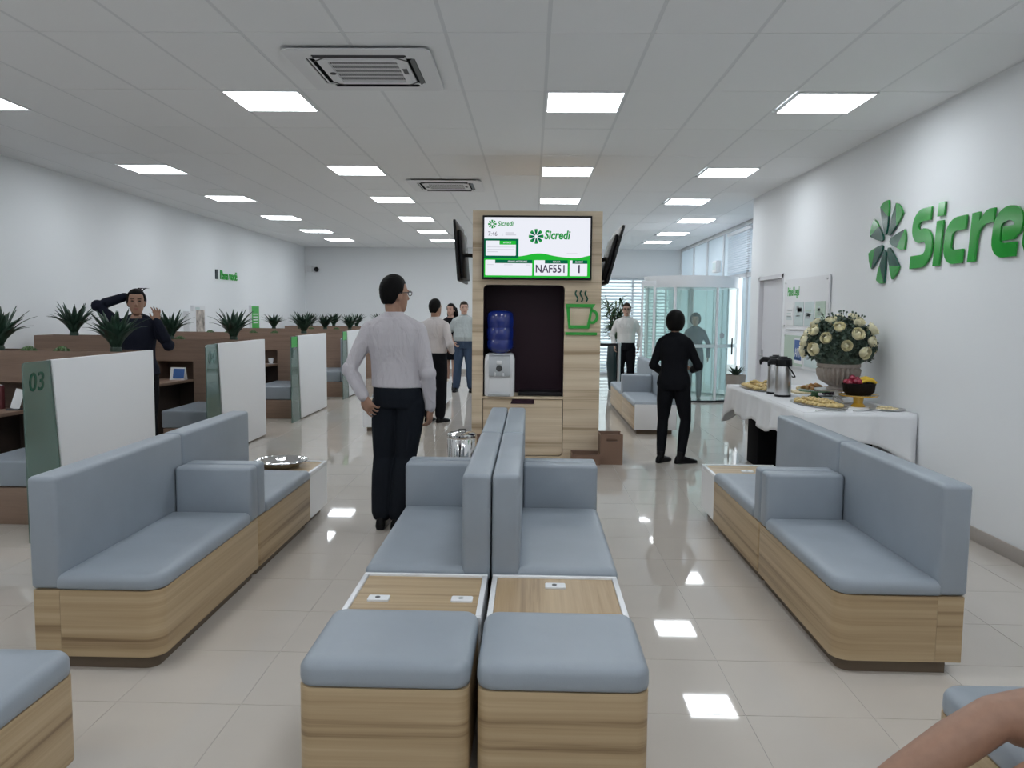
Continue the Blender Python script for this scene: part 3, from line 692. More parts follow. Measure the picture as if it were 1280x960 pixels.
# ---- two televisions on the kiosk sides, seen edge-on
for sg, lb, xt, xb, zt, zb in ((-1, 'black television tilted out from the kiosk side near the man in polo', -.87, -.82, 2.60, 1.94), (1, 'black television tilted out from the kiosk side above the cup emblem', .995, .825, 2.55, 1.92)):
    t = thing('television', lb, 'television', (xt, KY + .06, zt))
    dx, dz = xb - xt, zb - zt; ln = math.hypot(dx, dz); ux, uz = dx / ln, dz / ln; nx_, nz_ = (-uz * sg, ux * sg)
    # nx,nz points outwards (away from the kiosk)
    if nx_ * sg < 0: nx_, nz_ = -nx_, -nz_
    def pan(a0, a1, n0, n1, y0, y1):
        m_ = MB()
        P_ = lambda a, n_: (ux * a + nx_ * n_, uz * a + nz_ * n_)
        q = [P_(a0, n0), P_(a1, n0), P_(a1, n1), P_(a0, n1)]
        return m_.loft([[(x, y0, z) for x, z in q], [(x, y1, z) for x, z in q]])
    obj('housing', pan(0, ln, -.028, .0, 0, 1.12), 'black', t, bevel=.004)
    obj('screen', pan(.015, ln - .015, .0, .002, .015, 1.105), 'screen_off', t)
    obj('rear_cover', pan(.10, ln - .03, -.065, -.028, .12, 1.0), 'black', t, bevel=.01)
    obj('label_plate', pan(.12, .36, -.067, -.065, .2, .6), 'darkgrey', t)
    kx = KX0 if sg < 0 else KX1
    obj('wall_bracket', MB().tube([(kx - xt, .55, -.35), (ux * .35 - nx_ * .06, .55, uz * .35 - nz_ * .06)], .025, 6), 'black', t)
# ---- water dispenser in the niche
wd = thing('water_dispenser', 'white and silver water dispenser with blue bottle in the kiosk niche', 'water dispenser', (-.35, KY + .135, nZ0 + .004))
body = MB()
rloft(body, -.165, .165, -.14, .16, .03, [(0, .01), (.02, 0), (.40, .0), (.455, .012), (.468, .04)])
obj('body', body, 'white', wd, smooth=True, ang=40)
obj('front_recess', MB().box(-.115, .115, -.146, -.138, .05, .22), 'matt_white', wd, bevel=.01)
mb = MB(); rings = []
for k in range(9):
    a = R(-8 + 98 * k / 8); z = .235 + .22 * math.sin(max(a, 0)) if k else .225; yv = -.175 + .05 * (1 - math.cos(max(a, 0)))
    rings.append([(-.115, yv, z), (.115, yv, z), (.115, yv + .05, z), (-.115, yv + .05, z)])
obj('control_panel', mb.loft(rings), 'silver', wd, smooth=True, ang=50)
obj('knob', MB().lathe([(.001, 0), (.032, 0), (.034, .015), (.026, .022), (.001, .022)], n=20).xf(Matrix.Translation((0, -.172, .31)) @ Matrix.Rotation(R(90), 4, 'X')), 'darkgrey', wd, smooth=True)
obj('badge', MB().box(-.03, .03, -.182, -.17, .352, .395), 'white', wd, bevel=.004)
for x in (-.045, .045):
    tp = obj('tap', MB().tube([(x, -.16, .262), (x, -.195, .258), (x, -.195, .235)], .011), 'white', wd, smooth=True)
obj('drip_grille', MB().box(-.12, .12, -.195, -.14, .004, .03), 'silver', wd, bevel=.004)
bt = obj('water_bottle', MB().lathe([(.05, .455), (.06, .47), (.12, .50), (.150, .53), (.153, .60), (.146, .612), (.146, .622), (.153, .634), (.153, .735), (.146, .747), (.146, .757), (.153, .77), (.153, .85), (.146, .905), (.125, .93), (.06, .94), (.02, .935)], n=32), 'bottle', wd, smooth=True, ang=50)
# ---- bins around the kiosk
t = thing('pedal_bin', 'round chrome pedal bin beside the kiosk', 'bin', (-.665, 7.66, 0))
obj('body', MB().lathe([(.138, 0), (.142, .02), (.142, .385), (.138, .39)], n=32), 'chrome', t, smooth=True, ang=40)
obj('lid', MB().lathe([(.145, .39), (.147, .40), (.143, .425), (.12, .44), (.04, .45), (.001, .451)], n=32), 'chrome', t, smooth=True, ang=40)
obj('lid_handle', MB().tube([(-.03, .0, .446), (-.03, 0, .468), (.035, 0, .468), (.035, 0, .446)], .007), 'black', t, smooth=True)
obj('pedal', MB().box(-.03, .03, -.19, -.12, .01, .022), 'black', t); obj('base_ring', MB().lathe([(.145, 0), (.145, .018), (.138, .02)], n=32), 'black', t)
def crate(label, loc, w_, d_, h_):
    t = thing('waste_box', label, 'waste box', loc); k = .012
    obj('front_board', shape_y([[(-w_ / 2, .0), (w_ / 2, 0), (w_ / 2, h_), (-w_ / 2, h_)], rr(-.06, .06, h_ - .075, h_ - .045, .012)[::-1]], k, 0), 'box', t)
    obj('rear_board', MB().box(-w_ / 2, w_ / 2, d_ - k, d_, 0, h_), 'box', t)
    for s_ in (-1, 1): obj('side_board', MB().box(min(s_ * w_ / 2, s_ * (w_ / 2 - k)), max(s_ * w_ / 2, s_ * (w_ / 2 - k)), k, d_ - k, 0.006, h_ - .012), 'box', t)
    obj('shade_fill', MB().box(-w_ / 2 + k, w_ / 2 - k, k, d_ - k, .018, h_ * .55), 'darkgrey', t)  # added dark block, colours in the shade inside the box
    obj('bottom_board', MB().box(-w_ / 2 + k, w_ / 2 - k, k, d_ - k, .006, .018), 'box', t)
def shape_y(outl, th, y0):
    me = shape(outl, th); me.transform(Matrix(((1, 0, 0, 0), (0, 0, 1, y0 + th / 2), (0, 1, 0, 0), (0, 0, 0, 1)))); return me
crate('tall brown waste box with handle slot standing right of the kiosk', (.86, 8.42, 0), .24, .26, .325)
crate('low brown waste box at the foot of the kiosk front', (.59, 8.38, 0), .30, .27, .11)
crate('brown waste box behind the chrome pedal bin', (-.545, 8.37, 0), .20, .24, .28)

# ================================================================== CEILING CASSETTES
def cassette(label, cx, cy):
    t = thing('air_conditioner', label, 'air conditioner', (cx, cy, CE)); h = .475
    pl = shape([rr(-h, h, -h, h, .06), rr(-.31, .31, -.36, -.30, .015)[::-1], rr(-.31, .31, .30, .36, .015)[::-1], rr(-.36, -.30, -.29, .29, .015)[::-1], rr(.30, .36, -.29, .29, .015)[::-1], rr(-.235, .235, -.235, .235, .01)[::-1]], .008)
    pl.transform(Matrix.Translation((0, 0, -.022))); obj('panel', pl, 'matt_white', t)
    obj('cavity', MB().box(-.41, .41, -.41, .41, -.0175, -.001), 'blackm', t)
    for x0, x1, y0, y1, rx_, ry_ in ((-.30, .30, .335, .345, 35, 0), (-.30, .30, -.345, -.335, -35, 0), (-.345, -.335, -.28, .28, 0, 35), (.335, .345, -.28, .28, 0, -35)):
        m_ = MB().box(-(x1 - x0) / 2 - (0.012 if rx_ == 0 else 0), (x1 - x0) / 2 + (.012 if rx_ == 0 else 0), -(y1 - y0) / 2 - (.012 if ry_ == 0 else 0), (y1 - y0) / 2 + (.012 if ry_ == 0 else 0), -.002, .002)
        obj('flap', m_.xf(Matrix.Translation(((x0 + x1) / 2, (y0 + y1) / 2, -.024)) @ Matrix.Rotation(R(rx_), 4, 'X') @ Matrix.Rotation(R(ry_), 4, 'Y')), 'darkgrey' if ry_ < 0 or rx_ else 'matt_white', t)
    mb = MB()
    for k in range(6): y = -.225 + .09 * k; mb.box(-.235, .235, y - .009, y + .009, -.0205, -.0175)
    for k in range(30): x = -.228 + .0157 * k; mb.box(x - .0026, x + .0026, -.235, .235, -.0195, -.0175)
    o = obj('grille_bars', mb, 'matt_white', t); o['kind'] = 'stuff'
    obj('grille_frame', shape_z([rr(-.27, .27, -.275, .275, .02), rr(-.228, .228, -.228, .228, .01)[::-1]], .006, -.030), 'matt_white', t)
    obj('sensor', MB().lathe([(.001, -.036), (.02, -.036), (.022, -.028)], -.25, .02, 16), 'darkgrey', t); obj('display', MB().box(.245, .275, -.08, .04, -.031, -.027), 'darkgrey', t)
    for a in (45, 135, 225, 315):
        obj('corner_slot', MB().box(-.055, .055, -.006, .006, -.030, -.027).xf(Matrix.Translation((.385 * math.cos(R(a)), .385 * math.sin(R(a)), 0)) @ Matrix.Rotation(R(a + 90), 4, 'Z')), 'darkgrey', t)
def shape_z(outl, th, z0):
    me = shape(outl, th); me.transform(Matrix.Translation((0, 0, z0 + th / 2))); return me
cassette('white ceiling air conditioner with open vents beside the first LED panels', -1.145, 5.65)
cassette('white ceiling air conditioner in front of the kiosk screens', -1.14, 10.68)

# ================================================================== SIGNS on the walls
lg = thing('wall_logo', 'glossy green lettering with a pinwheel emblem on the white side wall', 'sign', (WR, 7.37, 2.265))
fr = Matrix(((0, 0, -1, -.016), (-1, 0, 0, 0), (0, 1, 0, 0), (0, 0, 0, 1)))     # x reads towards -y, z out of the wall towards -x
for dk, lt in petals(0, 0, .37, 7, R(100)):
    for nme, ou, mt in (('petal', dk, 'green_dark'), ('petal_tip', lt, 'green_mid')):
        me = shape([ou], .016); me.transform(fr); obj(nme, me, mt, lg, bevel=.002)
def letter(nm, outl, x, sh=.10):
    me = shape(outl, .014)
    me.transform(fr @ Matrix(((1, sh, 0, x), (0, 1, 0, -.265), (0, 0, 1, 0), (0, 0, 0, 1)))); obj(nm, me, 'green_acr', lg, bevel=.002)
SWD = .105; hx = SWD / 2
letter('letter_s', [stroke([(.30, .48 - hx), (.22, .48 - hx)] + arc(.165, .35, .11, .48 - hx - .35, 90, 180, 6) + arc(.165, .34, .11, .085, 180, 262, 6) + arc(.20, .165, .115, .10, 88, 0, 6) + arc(.20, .15, .115, .15 - hx, 0, -90, 6) + [(.20, hx), (.02, hx)], SWD)], .455)
letter('letter_i', [[(.0, 0), (.10, 0), (.10, .35), (0, .35)]], .865); letter('letter_dot', [[(.0, .385), (.10, .385), (.10, .49), (0, .49)]], .865)
letter('letter_c', [stroke([(.29, .35 - hx), (.19, .35 - hx)] + arc(.17, .215, .115, .0825, 90, 180, 6) + arc(.17, .135, .115, .0825, 180, 270, 6) + [(.19, hx), (.29, hx)], SWD)], 1.01)
letter('letter_r', [[(0, 0), (.10, 0), (.10, .18)] + arc(.20, .16, .10, .095, 180, 90, 5) + [(.285, .255), (.285, .355)] + arc(.22, .25, .10, .105, 90, 140, 3) + [(.10, .28), (.10, .35), (0, .35)]], 1.375)
letter('letter_e', [stroke([(.13, .165), (.255, .165)] + arc(.185, .215, .115, .0825, -15, 90, 6) + arc(.17, .215, .115, .0825, 90, 180, 6) + arc(.17, .135, .115, .0825, 180, 270, 6) + [(.19, hx), (.30, hx)], SWD * .92)], 1.655)
letter('letter_d', [[(.0, .08), (.04, .02), (.10, 0), (.30, 0), (.30, .49), (.20, .49), (.20, .35), (.10, .35), (.03, .32), (0, .26)], [(.10, .11), (.10, .24), (.2, .25), (.2, .10)][::1]], 2.02)
letter('letter_i', [[(.0, 0), (.10, 0), (.10, .35), (0, .35)]], 2.38); letter('letter_dot', [[(.0, .385), (.10, .385), (.10, .49), (0, .49)]], 2.38)
# notice boards on the right wall
def board(label, y0, y1, z0, z1, kind):
    t = thing('notice_board', label, 'notice board', (WR, y1, z0)); Wd = y1 - y0; H = z1 - z0   # local x along reading (-y)
    F = Matrix(((0, 0, -1, -.008), (-1, 0, 0, 0), (0, 1, 0, 0), (0, 0, 0, 1)))
    def bx(n_, x0, x1, a, b_, d0, d1, mt, par=t): return obj(n_, MB().box(x0, x1, a, b_, d0, d1).xf(F), mt, par)
    bx('back_panel', 0, Wd, 0, H, .0, .02, 'matt_white'); rg = random.Random(len(label))
    if kind == 0:
        text('heading', 'Painel Legal', .15, 'green', t, F @ Matrix.Translation((.12, H - .20, .0215)), .001, .012, 0, sx=.62)
        for k in range(4):
            x0 = .08 + k * .35; p = bx('notice', x0, x0 + .30, .05, H - .28, .022, .026, ['paper', 'print_teal', 'print_teal', 'print_green'][k])
            for q in range(7):
                a = rg.uniform(.10, H - .36); bx('print_block', x0 + rg.uniform(.02, .1), x0 + rg.uniform(.14, .28), a, a + rg.choice((.012, .012, .05)), .026, .027, rg.choice(('print_grey', 'print_teal', 'print_green')), p)
    else:
        p = bx('notice', .03, .70, .02, H - .03, .022, .026, 'print_green'); q = bx('notice', .42, .72, .05, H - .06, .0265, .028, 'paper')
        bx('blue_print', .43, .68, H - .32, H - .08, .028, .029, 'print_blue', q); text('lettering', 'AVI', .15, 'paper', q, F @ Matrix.Translation((.45, H - .28, .0295)), .0005, .01, sx=.8)
        for k in range(3): bx('print_line', .46, .64, .10 + .055 * k, .11 + .055 * k, .028, .029, 'print_blue' if k == 0 else 'print_green', q)
        bx('notice', .78, 1.4, .03, H - .05, .022, .026, 'print_teal')
    for x in (.04, Wd - .04):
        for a in (.04, H - .04): obj('stand_off', MB().lathe([(.001, .02), (.012, .02), (.012, .032), (.001, .032)], x, a, 10).xf(F), 'steel', t)
board('white notice board with green heading and pinned sheets above the flowers', 8.70, 10.20, 1.43, 2.04, 0)
board('pale notice board with a blue square behind the flowers', 8.60, 10.15, .98, 1.39, 1)
# left wall lettering and posters
def on_left(y, z, off=.0):
    x = -5.68 - .32 * (y + 4) / (WB + .2 + 4); return Vector((x + .0 + off, y, z))
ps = thing('wall_lettering', 'small green lettering with a dark bar on the left white wall', 'sign', on_left(14.9, 2.18))
FL = Matrix(((0, 0, 1, 0), (1, 0, 0, 0), (0, 1, 0, 0), (0, 0, 0, 1)))
text('lettering', 'Para você', .24, 'green', ps, FL @ Matrix.Translation((.22, 0, .012)), .008, .012, 0, sx=.92)
obj('bar', MB().box(.0, .10, -.01, .17, .001, .02).xf(FL), 'pot_dark', ps)
for lb, y, z0, z1, kind in (('white wall poster with a photograph behind the woman with raised arms', 13.75, 1.0, 1.67, 0), ('green wall poster with white lines behind the agaves', 16.72, 1.0, 1.70, 1)):
    t = thing('wall_poster', lb, 'poster', on_left(y, z0)); H = z1 - z0
    obj('board', MB().box(0, .50, 0, H, .002, .05).xf(FL), 'matt_white', t)
    if kind == 0:
        obj('photo', MB().box(.10, .46, .05, H - .08, .05, .053).xf(FL), 'print_photo', t); obj('heading', MB().box(.08, .26, H - .07, H - .03, .05, .053).xf(FL), 'print_teal', t)
        obj('white_side', MB().box(-.30, -.02, 0, H - .1, .002, .10).xf(FL), 'matt_white', t)
    else:
        obj('print', MB().box(.03, .47, .02, H - .02, .05, .053).xf(FL), 'green', t)
        for k in range(4): obj('print_line', MB().box(.10, .40, .32 + .06 * k, .345 + .06 * k, .053, .055).xf(FL), 'paper', t)
t = thing('security_camera', 'small black dome security camera in the far wall corner', 'security camera', (-5.75, WB, 2.68))
obj('bracket', MB().box(-.16, -.04, -.10, 0, -.06, .10), 'matt_white', t); obj('dome', MB().ell((.08, -.06, 0), (.065, .06, .065)), 'black', t, smooth=True); obj('mount', MB().box(-.04, .08, -.04, 0, -.02, .02), 'matt_white', t)
t = thing('exit_sign', 'small pale emergency light box above the round glass entrance', 'emergency light', (3.78, 16.7, 2.46))
obj('box', MB().box(-.05, .05, -.17, .17, 0, .24), 'paper', t, bevel=.01); obj('lens', MB().box(-.054, -.05, -.14, .14, .06, .2), 'print_teal', t)

# ================================================================== ROUND GLASS ENTRANCE
dc = (3.03, 15.45); dr_ = .86
t = thing('revolving_door', 'round glass entrance drum with white frame', 'entrance', (*dc, 0))
def arcwall(mb, r0, r1, a0, a1, z0, z1, n_=20):
    q = []
    for k in range(n_ + 1):
        a = R(a0 + (a1 - a0) * k / n_); q.append((math.cos(a), math.sin(a)))
    rings = [[(c * r1, s_ * r1, z0), (c * r0, s_ * r0, z0), (c * r0, s_ * r0, z1), (c * r1, s_ * r1, z1)] for c, s_ in q]
    return mb.loft(rings)
obj('canopy', MB().lathe([(dr_ + .03, 2.09), (dr_ + .035, 2.30), (.01, 2.32), (.01, 2.10)], n=48), 'white', t, smooth=True, ang=30)
obj('floor_ring', arcwall(MB(), dr_ - .03, dr_ + .03, 0, 359.9, 0, .035, 48), 'black', t)
for a0, a1 in ((135, 188), (192, 238), (242, 290), (294, 345)): obj('curved_pane', arcwall(MB(), dr_ - .006, dr_ + .006, a0, a1, .035, 2.09), 'glass', t, smooth=True, ang=40)
for a in (133, 190, 240, 292, 347): obj('post', MB().lathe([(.028, .0), (.028, 2.10)], dr_ * math.cos(R(a)), dr_ * math.sin(R(a)), 12), 'white', t, smooth=True, ang=50)
obj('rail', arcwall(MB(), dr_ + .007, dr_ + .012, 242, 345, 1.00, 1.06), 'print_teal', t)
for a in (45, 135, 225, 315):
    w_ = obj('door_wing', MB().box(.05, dr_ - .05, -.006, .006, .05, 2.06).xf(Matrix.Rotation(R(a), 4, 'Z')), 'glass', t)
    obj('wing_frame', MB().box(.03, .06, -.015, .015, .04, 2.08).box(dr_ - .06, dr_ - .04, -.015, .015, .04, 2.08).xf(Matrix.Rotation(R(a), 4, 'Z')), 'white', w_)
obj('centre_post', MB().lathe([(.03, 0), (.03, 2.1)], n=12), 'white', t)
obj('door_handle', MB().tube([((dr_ + .03) * math.cos(R(318)), (dr_ + .03) * math.sin(R(318)), .88), ((dr_ + .03) * math.cos(R(318)), (dr_ + .03) * math.sin(R(318)), 1.16)], .014), 'black', t, smooth=True)
obj('round_label', MB().lathe([(.001, 0), (.055, 0), (.055, .003), (.001, .003)], n=20).xf(Matrix.Rotation(R(300 + 90), 4, 'Z') @ Matrix.Translation((0, -dr_ - .008, 1.22)) @ Matrix.Rotation(R(90), 4, 'X')), 'print_grey', t)
# ---- side screen left of the drum
t = thing('glass_screen', 'flat clear glass screen with white posts left of the round entrance', 'glass screen', (2.03, 14.75, 0))
obj('pane', MB().box(.0, .19, -.006, .006, .05, 2.1), 'glass', t)
for x in (-.02, .20): obj('post', MB().box(x - .02, x + .02, -.02, .02, 0, 2.16), 'white', t)
obj('head_bar', MB().box(-.04, .22, -.03, .03, 2.1, 2.2), 'white', t)

# ---- potted plants by the entrance
t = thing('potted_agave', 'small agave in a tapered taupe pot beside the round entrance', 'potted plant', (3.50, 13.75, 0))
obj('pot', MB().lathe([(.11, 0), (.13, .02), (.165, .55), (.17, .58), (.15, .58), (.145, .54), (.001, .54)], n=24), 'pot_grey', t, smooth=True, ang=40)
for k in range(16):
    v = min(3, k // 5); inst('leaf', leaf_vars[v], t, (.02 * math.cos(2.4 * k), .02 * math.sin(2.4 * k), .54), (0, 0, 2.4 * k), (.62, .8, .62))
t = thing('potted_bamboo', 'tall bamboo palm in a dark tapered pot before the blind', 'potted plant', (1.73, 16.9, 0))
obj('pot', MB().lathe([(.09, 0), (.10, .02), (.15, .55), (.13, .93), (.115, .95), (.10, .93), (.001, .90)], n=20), 'pot_dark', t, smooth=True, ang=40)
lv = MB().loft([[(0, -.004, 0), (0, .004, 0), (0, 0, .002)], [(.06, -.016, .01), (.06, .016, .01), (.06, 0, .014)], [(.13, -.010, .005), (.13, .01, .005), (.13, 0, .009)], [(.19, -.001, -.015), (.19, .001, -.015), (.19, 0, -.013)]])
big = MB(); rg = random.Random(3)
for k in range(9):
    a = 2.4 * k; lean = rg.uniform(.05, .26); top = rg.uniform(1.55, 2.0)
    pts = [(.04 * math.cos(a), .04 * math.sin(a), .9)]
    for q in range(1, 6): f = q / 5; pts.append((.04 * math.cos(a) + lean * f * f * math.cos(a), .04 * math.sin(a) + lean * f * f * math.sin(a), .9 + (top - .9) * f))
    obj('cane', MB().tube(pts, .008, 6), 'cane', t, smooth=True)
    for q in range(34):
        f = rg.uniform(.18, 1); c = Vector((.04 * math.cos(a) + lean * f * f * math.cos(a), .04 * math.sin(a) + lean * f * f * math.sin(a), .9 + (top - .9) * f))
        mtx = Matrix.Translation(c) @ Matrix.Rotation(rg.uniform(0, 6.28), 4, 'Z') @ Matrix.Rotation(rg.uniform(-.9, .5), 4, 'Y') @ Matrix.Scale(rg.uniform(1.1, 1.8), 4)
        big.add([mtx @ Vector(v) for v in lv.v], lv.f)
o = obj('bamboo_leaves', big, 'bamboo', t); o['kind'] = 'stuff'
t = thing('barrier_post', 'steel queue post with black belt beside the bamboo pot', 'queue barrier', (1.66, 15.2, 0))
obj('post', MB().lathe([(.028, .02), (.028, 1.0), (.034, 1.0), (.034, 1.05), (.02, 1.06)], n=16), 'steel', t, smooth=True, ang=40); obj('base', MB().lathe([(.16, 0), (.16, .012), (.03, .03)], n=24), 'steel', t, smooth=True, ang=30)
obj('belt', MB().box(-.9, -.03, -.002, .002, .99, 1.04), 'black', t)

# ================================================================== BUFFET
TZ = .80
tb = thing('buffet_table', 'long buffet table on a black pedestal under the white cloth', 'table', (2.245, 6.62, 0))
obj('top', MB().box(.03, .92, .03, 2.60, TZ - .045, TZ - .015), 'matt_white', tb); obj('pedestal', MB().box(.14, .80, 1.76, 2.16, 0, TZ - .045), 'blackm', tb, bevel=.01)
obj('pedestal', MB().box(.5, .8, .5, .8, 0, TZ - .045), 'blackm', tb, bevel=.01)
# cloth: rings around the table edge going down
cx0, cx1, cy0, cy1 = .012, .938, .012, 2.62
per = []
def edge(x0, y0, x1, y1, n_):
    for k in range(n_): f = k / n_; per.append((x0 + (x1 - x0) * f, y0 + (y1 - y0) * f))
edge(cx0, cy0, cx1, cy0, 26); edge(cx1, cy0, cx1, cy1, 60); edge(cx1, cy1, cx0, cy1, 26); edge(cx0, cy1, cx0, cy0, 60)
def out(p):
    dx = -1 if p[0] <= cx0 + 1e-6 else (1 if p[0] >= cx1 - 1e-6 else 0); dy = -1 if p[1] <= cy0 + 1e-6 else (1 if p[1] >= cy1 - 1e-6 else 0); return Vector((dx, dy, 0))
rings = []
for lv_ in range(9):
    f = lv_ / 8; ring = []
    for k, p in enumerate(per):
        cd_ = min(math.hypot(p[0] - a, p[1] - b_) for a in (cx0, cx1) for b_ in (cy0, cy1))
        cn = math.exp(-(cd_ / .16) ** 2)
        drop = .275 + .03 * math.sin(k * .35) + .13 * cn
        o_ = out(p); nrm = o_.normalized() if o_.length else o_
        near_wall = o_.x > 0
        amp = (.006 + .012 * math.sin(k * .62) + .010 * math.sin(k * 1.31 + 1)) * f + .02 * f + .035 * cn * f
        if near_wall: amp *= .15
        q = Vector((p[0], p[1], TZ)) + nrm * amp
        if near_wall: q.x = min(q.x, .944)
        q.z = TZ - drop * f if lv_ else TZ
        ring.append(tuple(q))
    rings.append(ring)
mb = MB(); mb.loft(rings[::-1], cap=False)
gx, gy = 12, 30
n0 = len(mb.v)
mb.add([(x, y, TZ) for x, y in per], [tuple(range(len(per)))])
o = obj('tablecloth', mb, 'cloth', None, smooth=True, ang=50, loc=(2.245, 6.62, 0)); md = o.modifiers.new('thick', 'SOLIDIFY'); md.thickness = .003; md.offset = 1
tag(o, 'white cloth with creased hem draped over the buffet table', 'tablecloth')
ZT = TZ + .004
# vase of roses on a steel riser
rs = thing('cake_riser', 'silver round riser under the vase of roses', 'riser', (2.825, 7.42, ZT))
obj('foot', MB().lathe([(.12, 0), (.12, .01), (.04, .02), (.03, .10)], n=24), 'steel', rs, smooth=True, ang=40); obj('plate', MB().lathe([(.03, .10), (.20, .115), (.205, .125), (.001, .125)], n=32), 'steel', rs, smooth=True, ang=40)
vs = thing('flower_arrangement', 'big round bouquet of cream roses in a fluted grey-brown urn', 'flowers', (2.825, 7.42, ZT + .126))
n_ = 208; rings = []
for r_, z_, fl_ in ((.095, 0, 0), (.10, .015, 0), (.075, .03, 0), (.10, .045, .3), (.15, .08, 1), (.175, .13, 1), (.182, .18, 1), (.178, .20, 0), (.190, .205, 0), (.19, .235, 0), (.165, .235, 0), (.15, .18, 0)):
    rings.append([((r_ + fl_ * .015 * math.cos(26 * 2 * math.pi * a / n_)) * math.cos(2 * math.pi * a / n_), (r_ + fl_ * .015 * math.cos(26 * 2 * math.pi * a / n_)) * math.sin(2 * math.pi * a / n_), z_) for a in range(n_)])
obj('urn', MB().loft(rings), 'urn', vs, smooth=True, ang=60)
def rose_mesh():
    mb = MB(); rg = random.Random(5)
    mb.ell((0, 0, .006), (.015, .015, .020), 8, 6)
    for layer, (cnt, r_, top, wid) in enumerate(((3, .020, 62, 68), (4, .030, 50, 58), (5, .040, 36, 48), (6, .047, 18, 42))):
        for k in range(cnt):
            a = 2 * math.pi * k / cnt + layer * .75; v, f = [], []
            for i in range(5):
                for j in range(5):
                    u = (j - 2) / 2; h = i / 4; el = R(-70 + h * (70 + top)); az_ = a + R(wid) * u * (1 - .35 * h * h); rr_ = r_ * (1 + (.16 if i == 4 else .0) - .05 * abs(u))
                    v.append((rr_ * math.cos(el) * math.cos(az_), rr_ * math.cos(el) * math.sin(az_), rr_ * math.sin(el) * .85))
            for i in range(4):
                for j in range(4): f.append((i * 5 + j, i * 5 + j + 1, i * 5 + j + 6, i * 5 + j + 5))
            mb.add(v, f)
    me = mb.mesh('rose'); me.materials.append(M['rose']); me.polygons.foreach_set('use_smooth', [True] * len(me.polygons)); return me
rose = rose_mesh()
rg = random.Random(11); pts = []
Cn = Vector((0, 0, .40)); RX, RY, RZ = .33, .33, .285
def bpt(az_, el, k=1.): return Cn + Vector((RX * k * math.cos(el) * math.cos(az_), RY * k * math.cos(el) * math.sin(az_), RZ * k * math.sin(el)))
for k in range(27):
    el = math.asin(-.32 + 1.28 * (k + .5) / 27); pts.append((2.39996 * k + .3, el))
for az_, el in pts:
    p = bpt(az_, el, rg.uniform(.98, 1.06)); p.x = min(p.x, .30)
    nrm = Vector((math.cos(el) * math.cos(az_) / RX, math.cos(el) * math.sin(az_) / RY, math.sin(el) / RZ)).normalized()
    q = nrm.to_track_quat('Z', 'Y').to_euler(); s_ = rg.uniform(1.0, 1.3)
    inst('rose', rose, vs, p - nrm * .02, q, (s_, s_, s_))
mb = MB(); rg = random.Random(2)
for k in range(1500):
    az_ = rg.uniform(0, 6.283); el = math.asin(rg.uniform(-.55, 1)); p = bpt(az_, el, rg.uniform(.70, .96)); p.x = min(p.x, .30)
    mtx = Matrix.Translation(p) @ Matrix.Rotation(rg.uniform(0, 6.28), 4, 'Z') @ Matrix.Rotation(rg.uniform(-1.3, 1.3), 4, 'Y') @ Matrix.Rotation(rg.uniform(-1, 1), 4, 'X') @ Matrix.Scale(rg.uniform(.7, 1.4), 4)
    mb.add([mtx @ Vector(v) for v in ((-.022, 0, 0), (-.006, -.014, .003), (.012, -.010, .004), (.024, 0, 0), (.012, .010, .004), (-.006, .014, .003))], [(0, 1, 2, 3, 4, 5)])
o = obj('foliage', mb, 'leafb', vs); o['kind'] = 'stuff'
obj('foliage_core', MB().ell((0, 0, .36), (.24, .24, .20), 16, 10), 'leafb', vs, smooth=True)
obj('stems', MB().tube([(0, 0, .15), (.01, 0, .3)], .08, 10), 'leafb', vs)
mb = MB()
for k in range(26):
    az_ = rg.uniform(0, 6.283); el = rg.uniform(.4, 1.4); p = bpt(az_, el, 1.0); q = bpt(az_, el, 1.13); p.x = min(p.x, .28); q.x = min(q.x, .29)
    mb.tube([p, q], .0025, 5); mb.ell(q, (.010, .010, .010), 6, 4)
o = obj('sprigs', mb, 'leafb', vs); o['kind'] = 'stuff'
# thermos jugs
def thermos(label, x, y, rz, h=.30):
    t = thing('airpot', label, 'thermos', (x, y, ZT), rz)
    obj('body', MB().lathe([(.072, 0), (.076, .008), (.076, h), (.07, h + .012)], n=28), 'steel', t, smooth=True, ang=40); obj('base_ring', MB().lathe([(.078, 0), (.078, .02), (.074, .022)], n=28), 'black', t, smooth=True)
    obj('lid', MB().lathe([(.078, h), (.080, h + .02), (.078, h + .065), (.06, h + .082), (.001, h + .085)], n=28), 'black', t, smooth=True, ang=40)
    obj('spout', MB().tube([(.05, 0, h + .045), (.12, 0, h + .05), (.145, 0, h + .03), (.145, 0, h + .005)], [.028, .026, .018, .012], 10), 'black', t, smooth=True)
    obj('handle', MB().tube([(0, -.082, h + .02), (-.05, -.09, h - .04), (-.095, -.06, h - .10), (-.1, 0, h - .11), (-.095, .06, h - .10), (-.05, .09, h - .04), (0, .082, h + .02)], .007, 6), 'black', t, smooth=True)
    obj('push_button', MB().lathe([(.034, h + .082), (.034, h + .095), (.001, h + .097)], n=20), 'darkgrey', t); obj('badge', MB().box(-.012, .012, -.0785, -.075, h * .8, h * .93), 'silver', t)
thermos('steel airpot with black lid, the one overlapping the other', 2.475, 7.90, R(180))
thermos('steel airpot with black lid, standing behind the other', 2.48, 8.18, R(170))
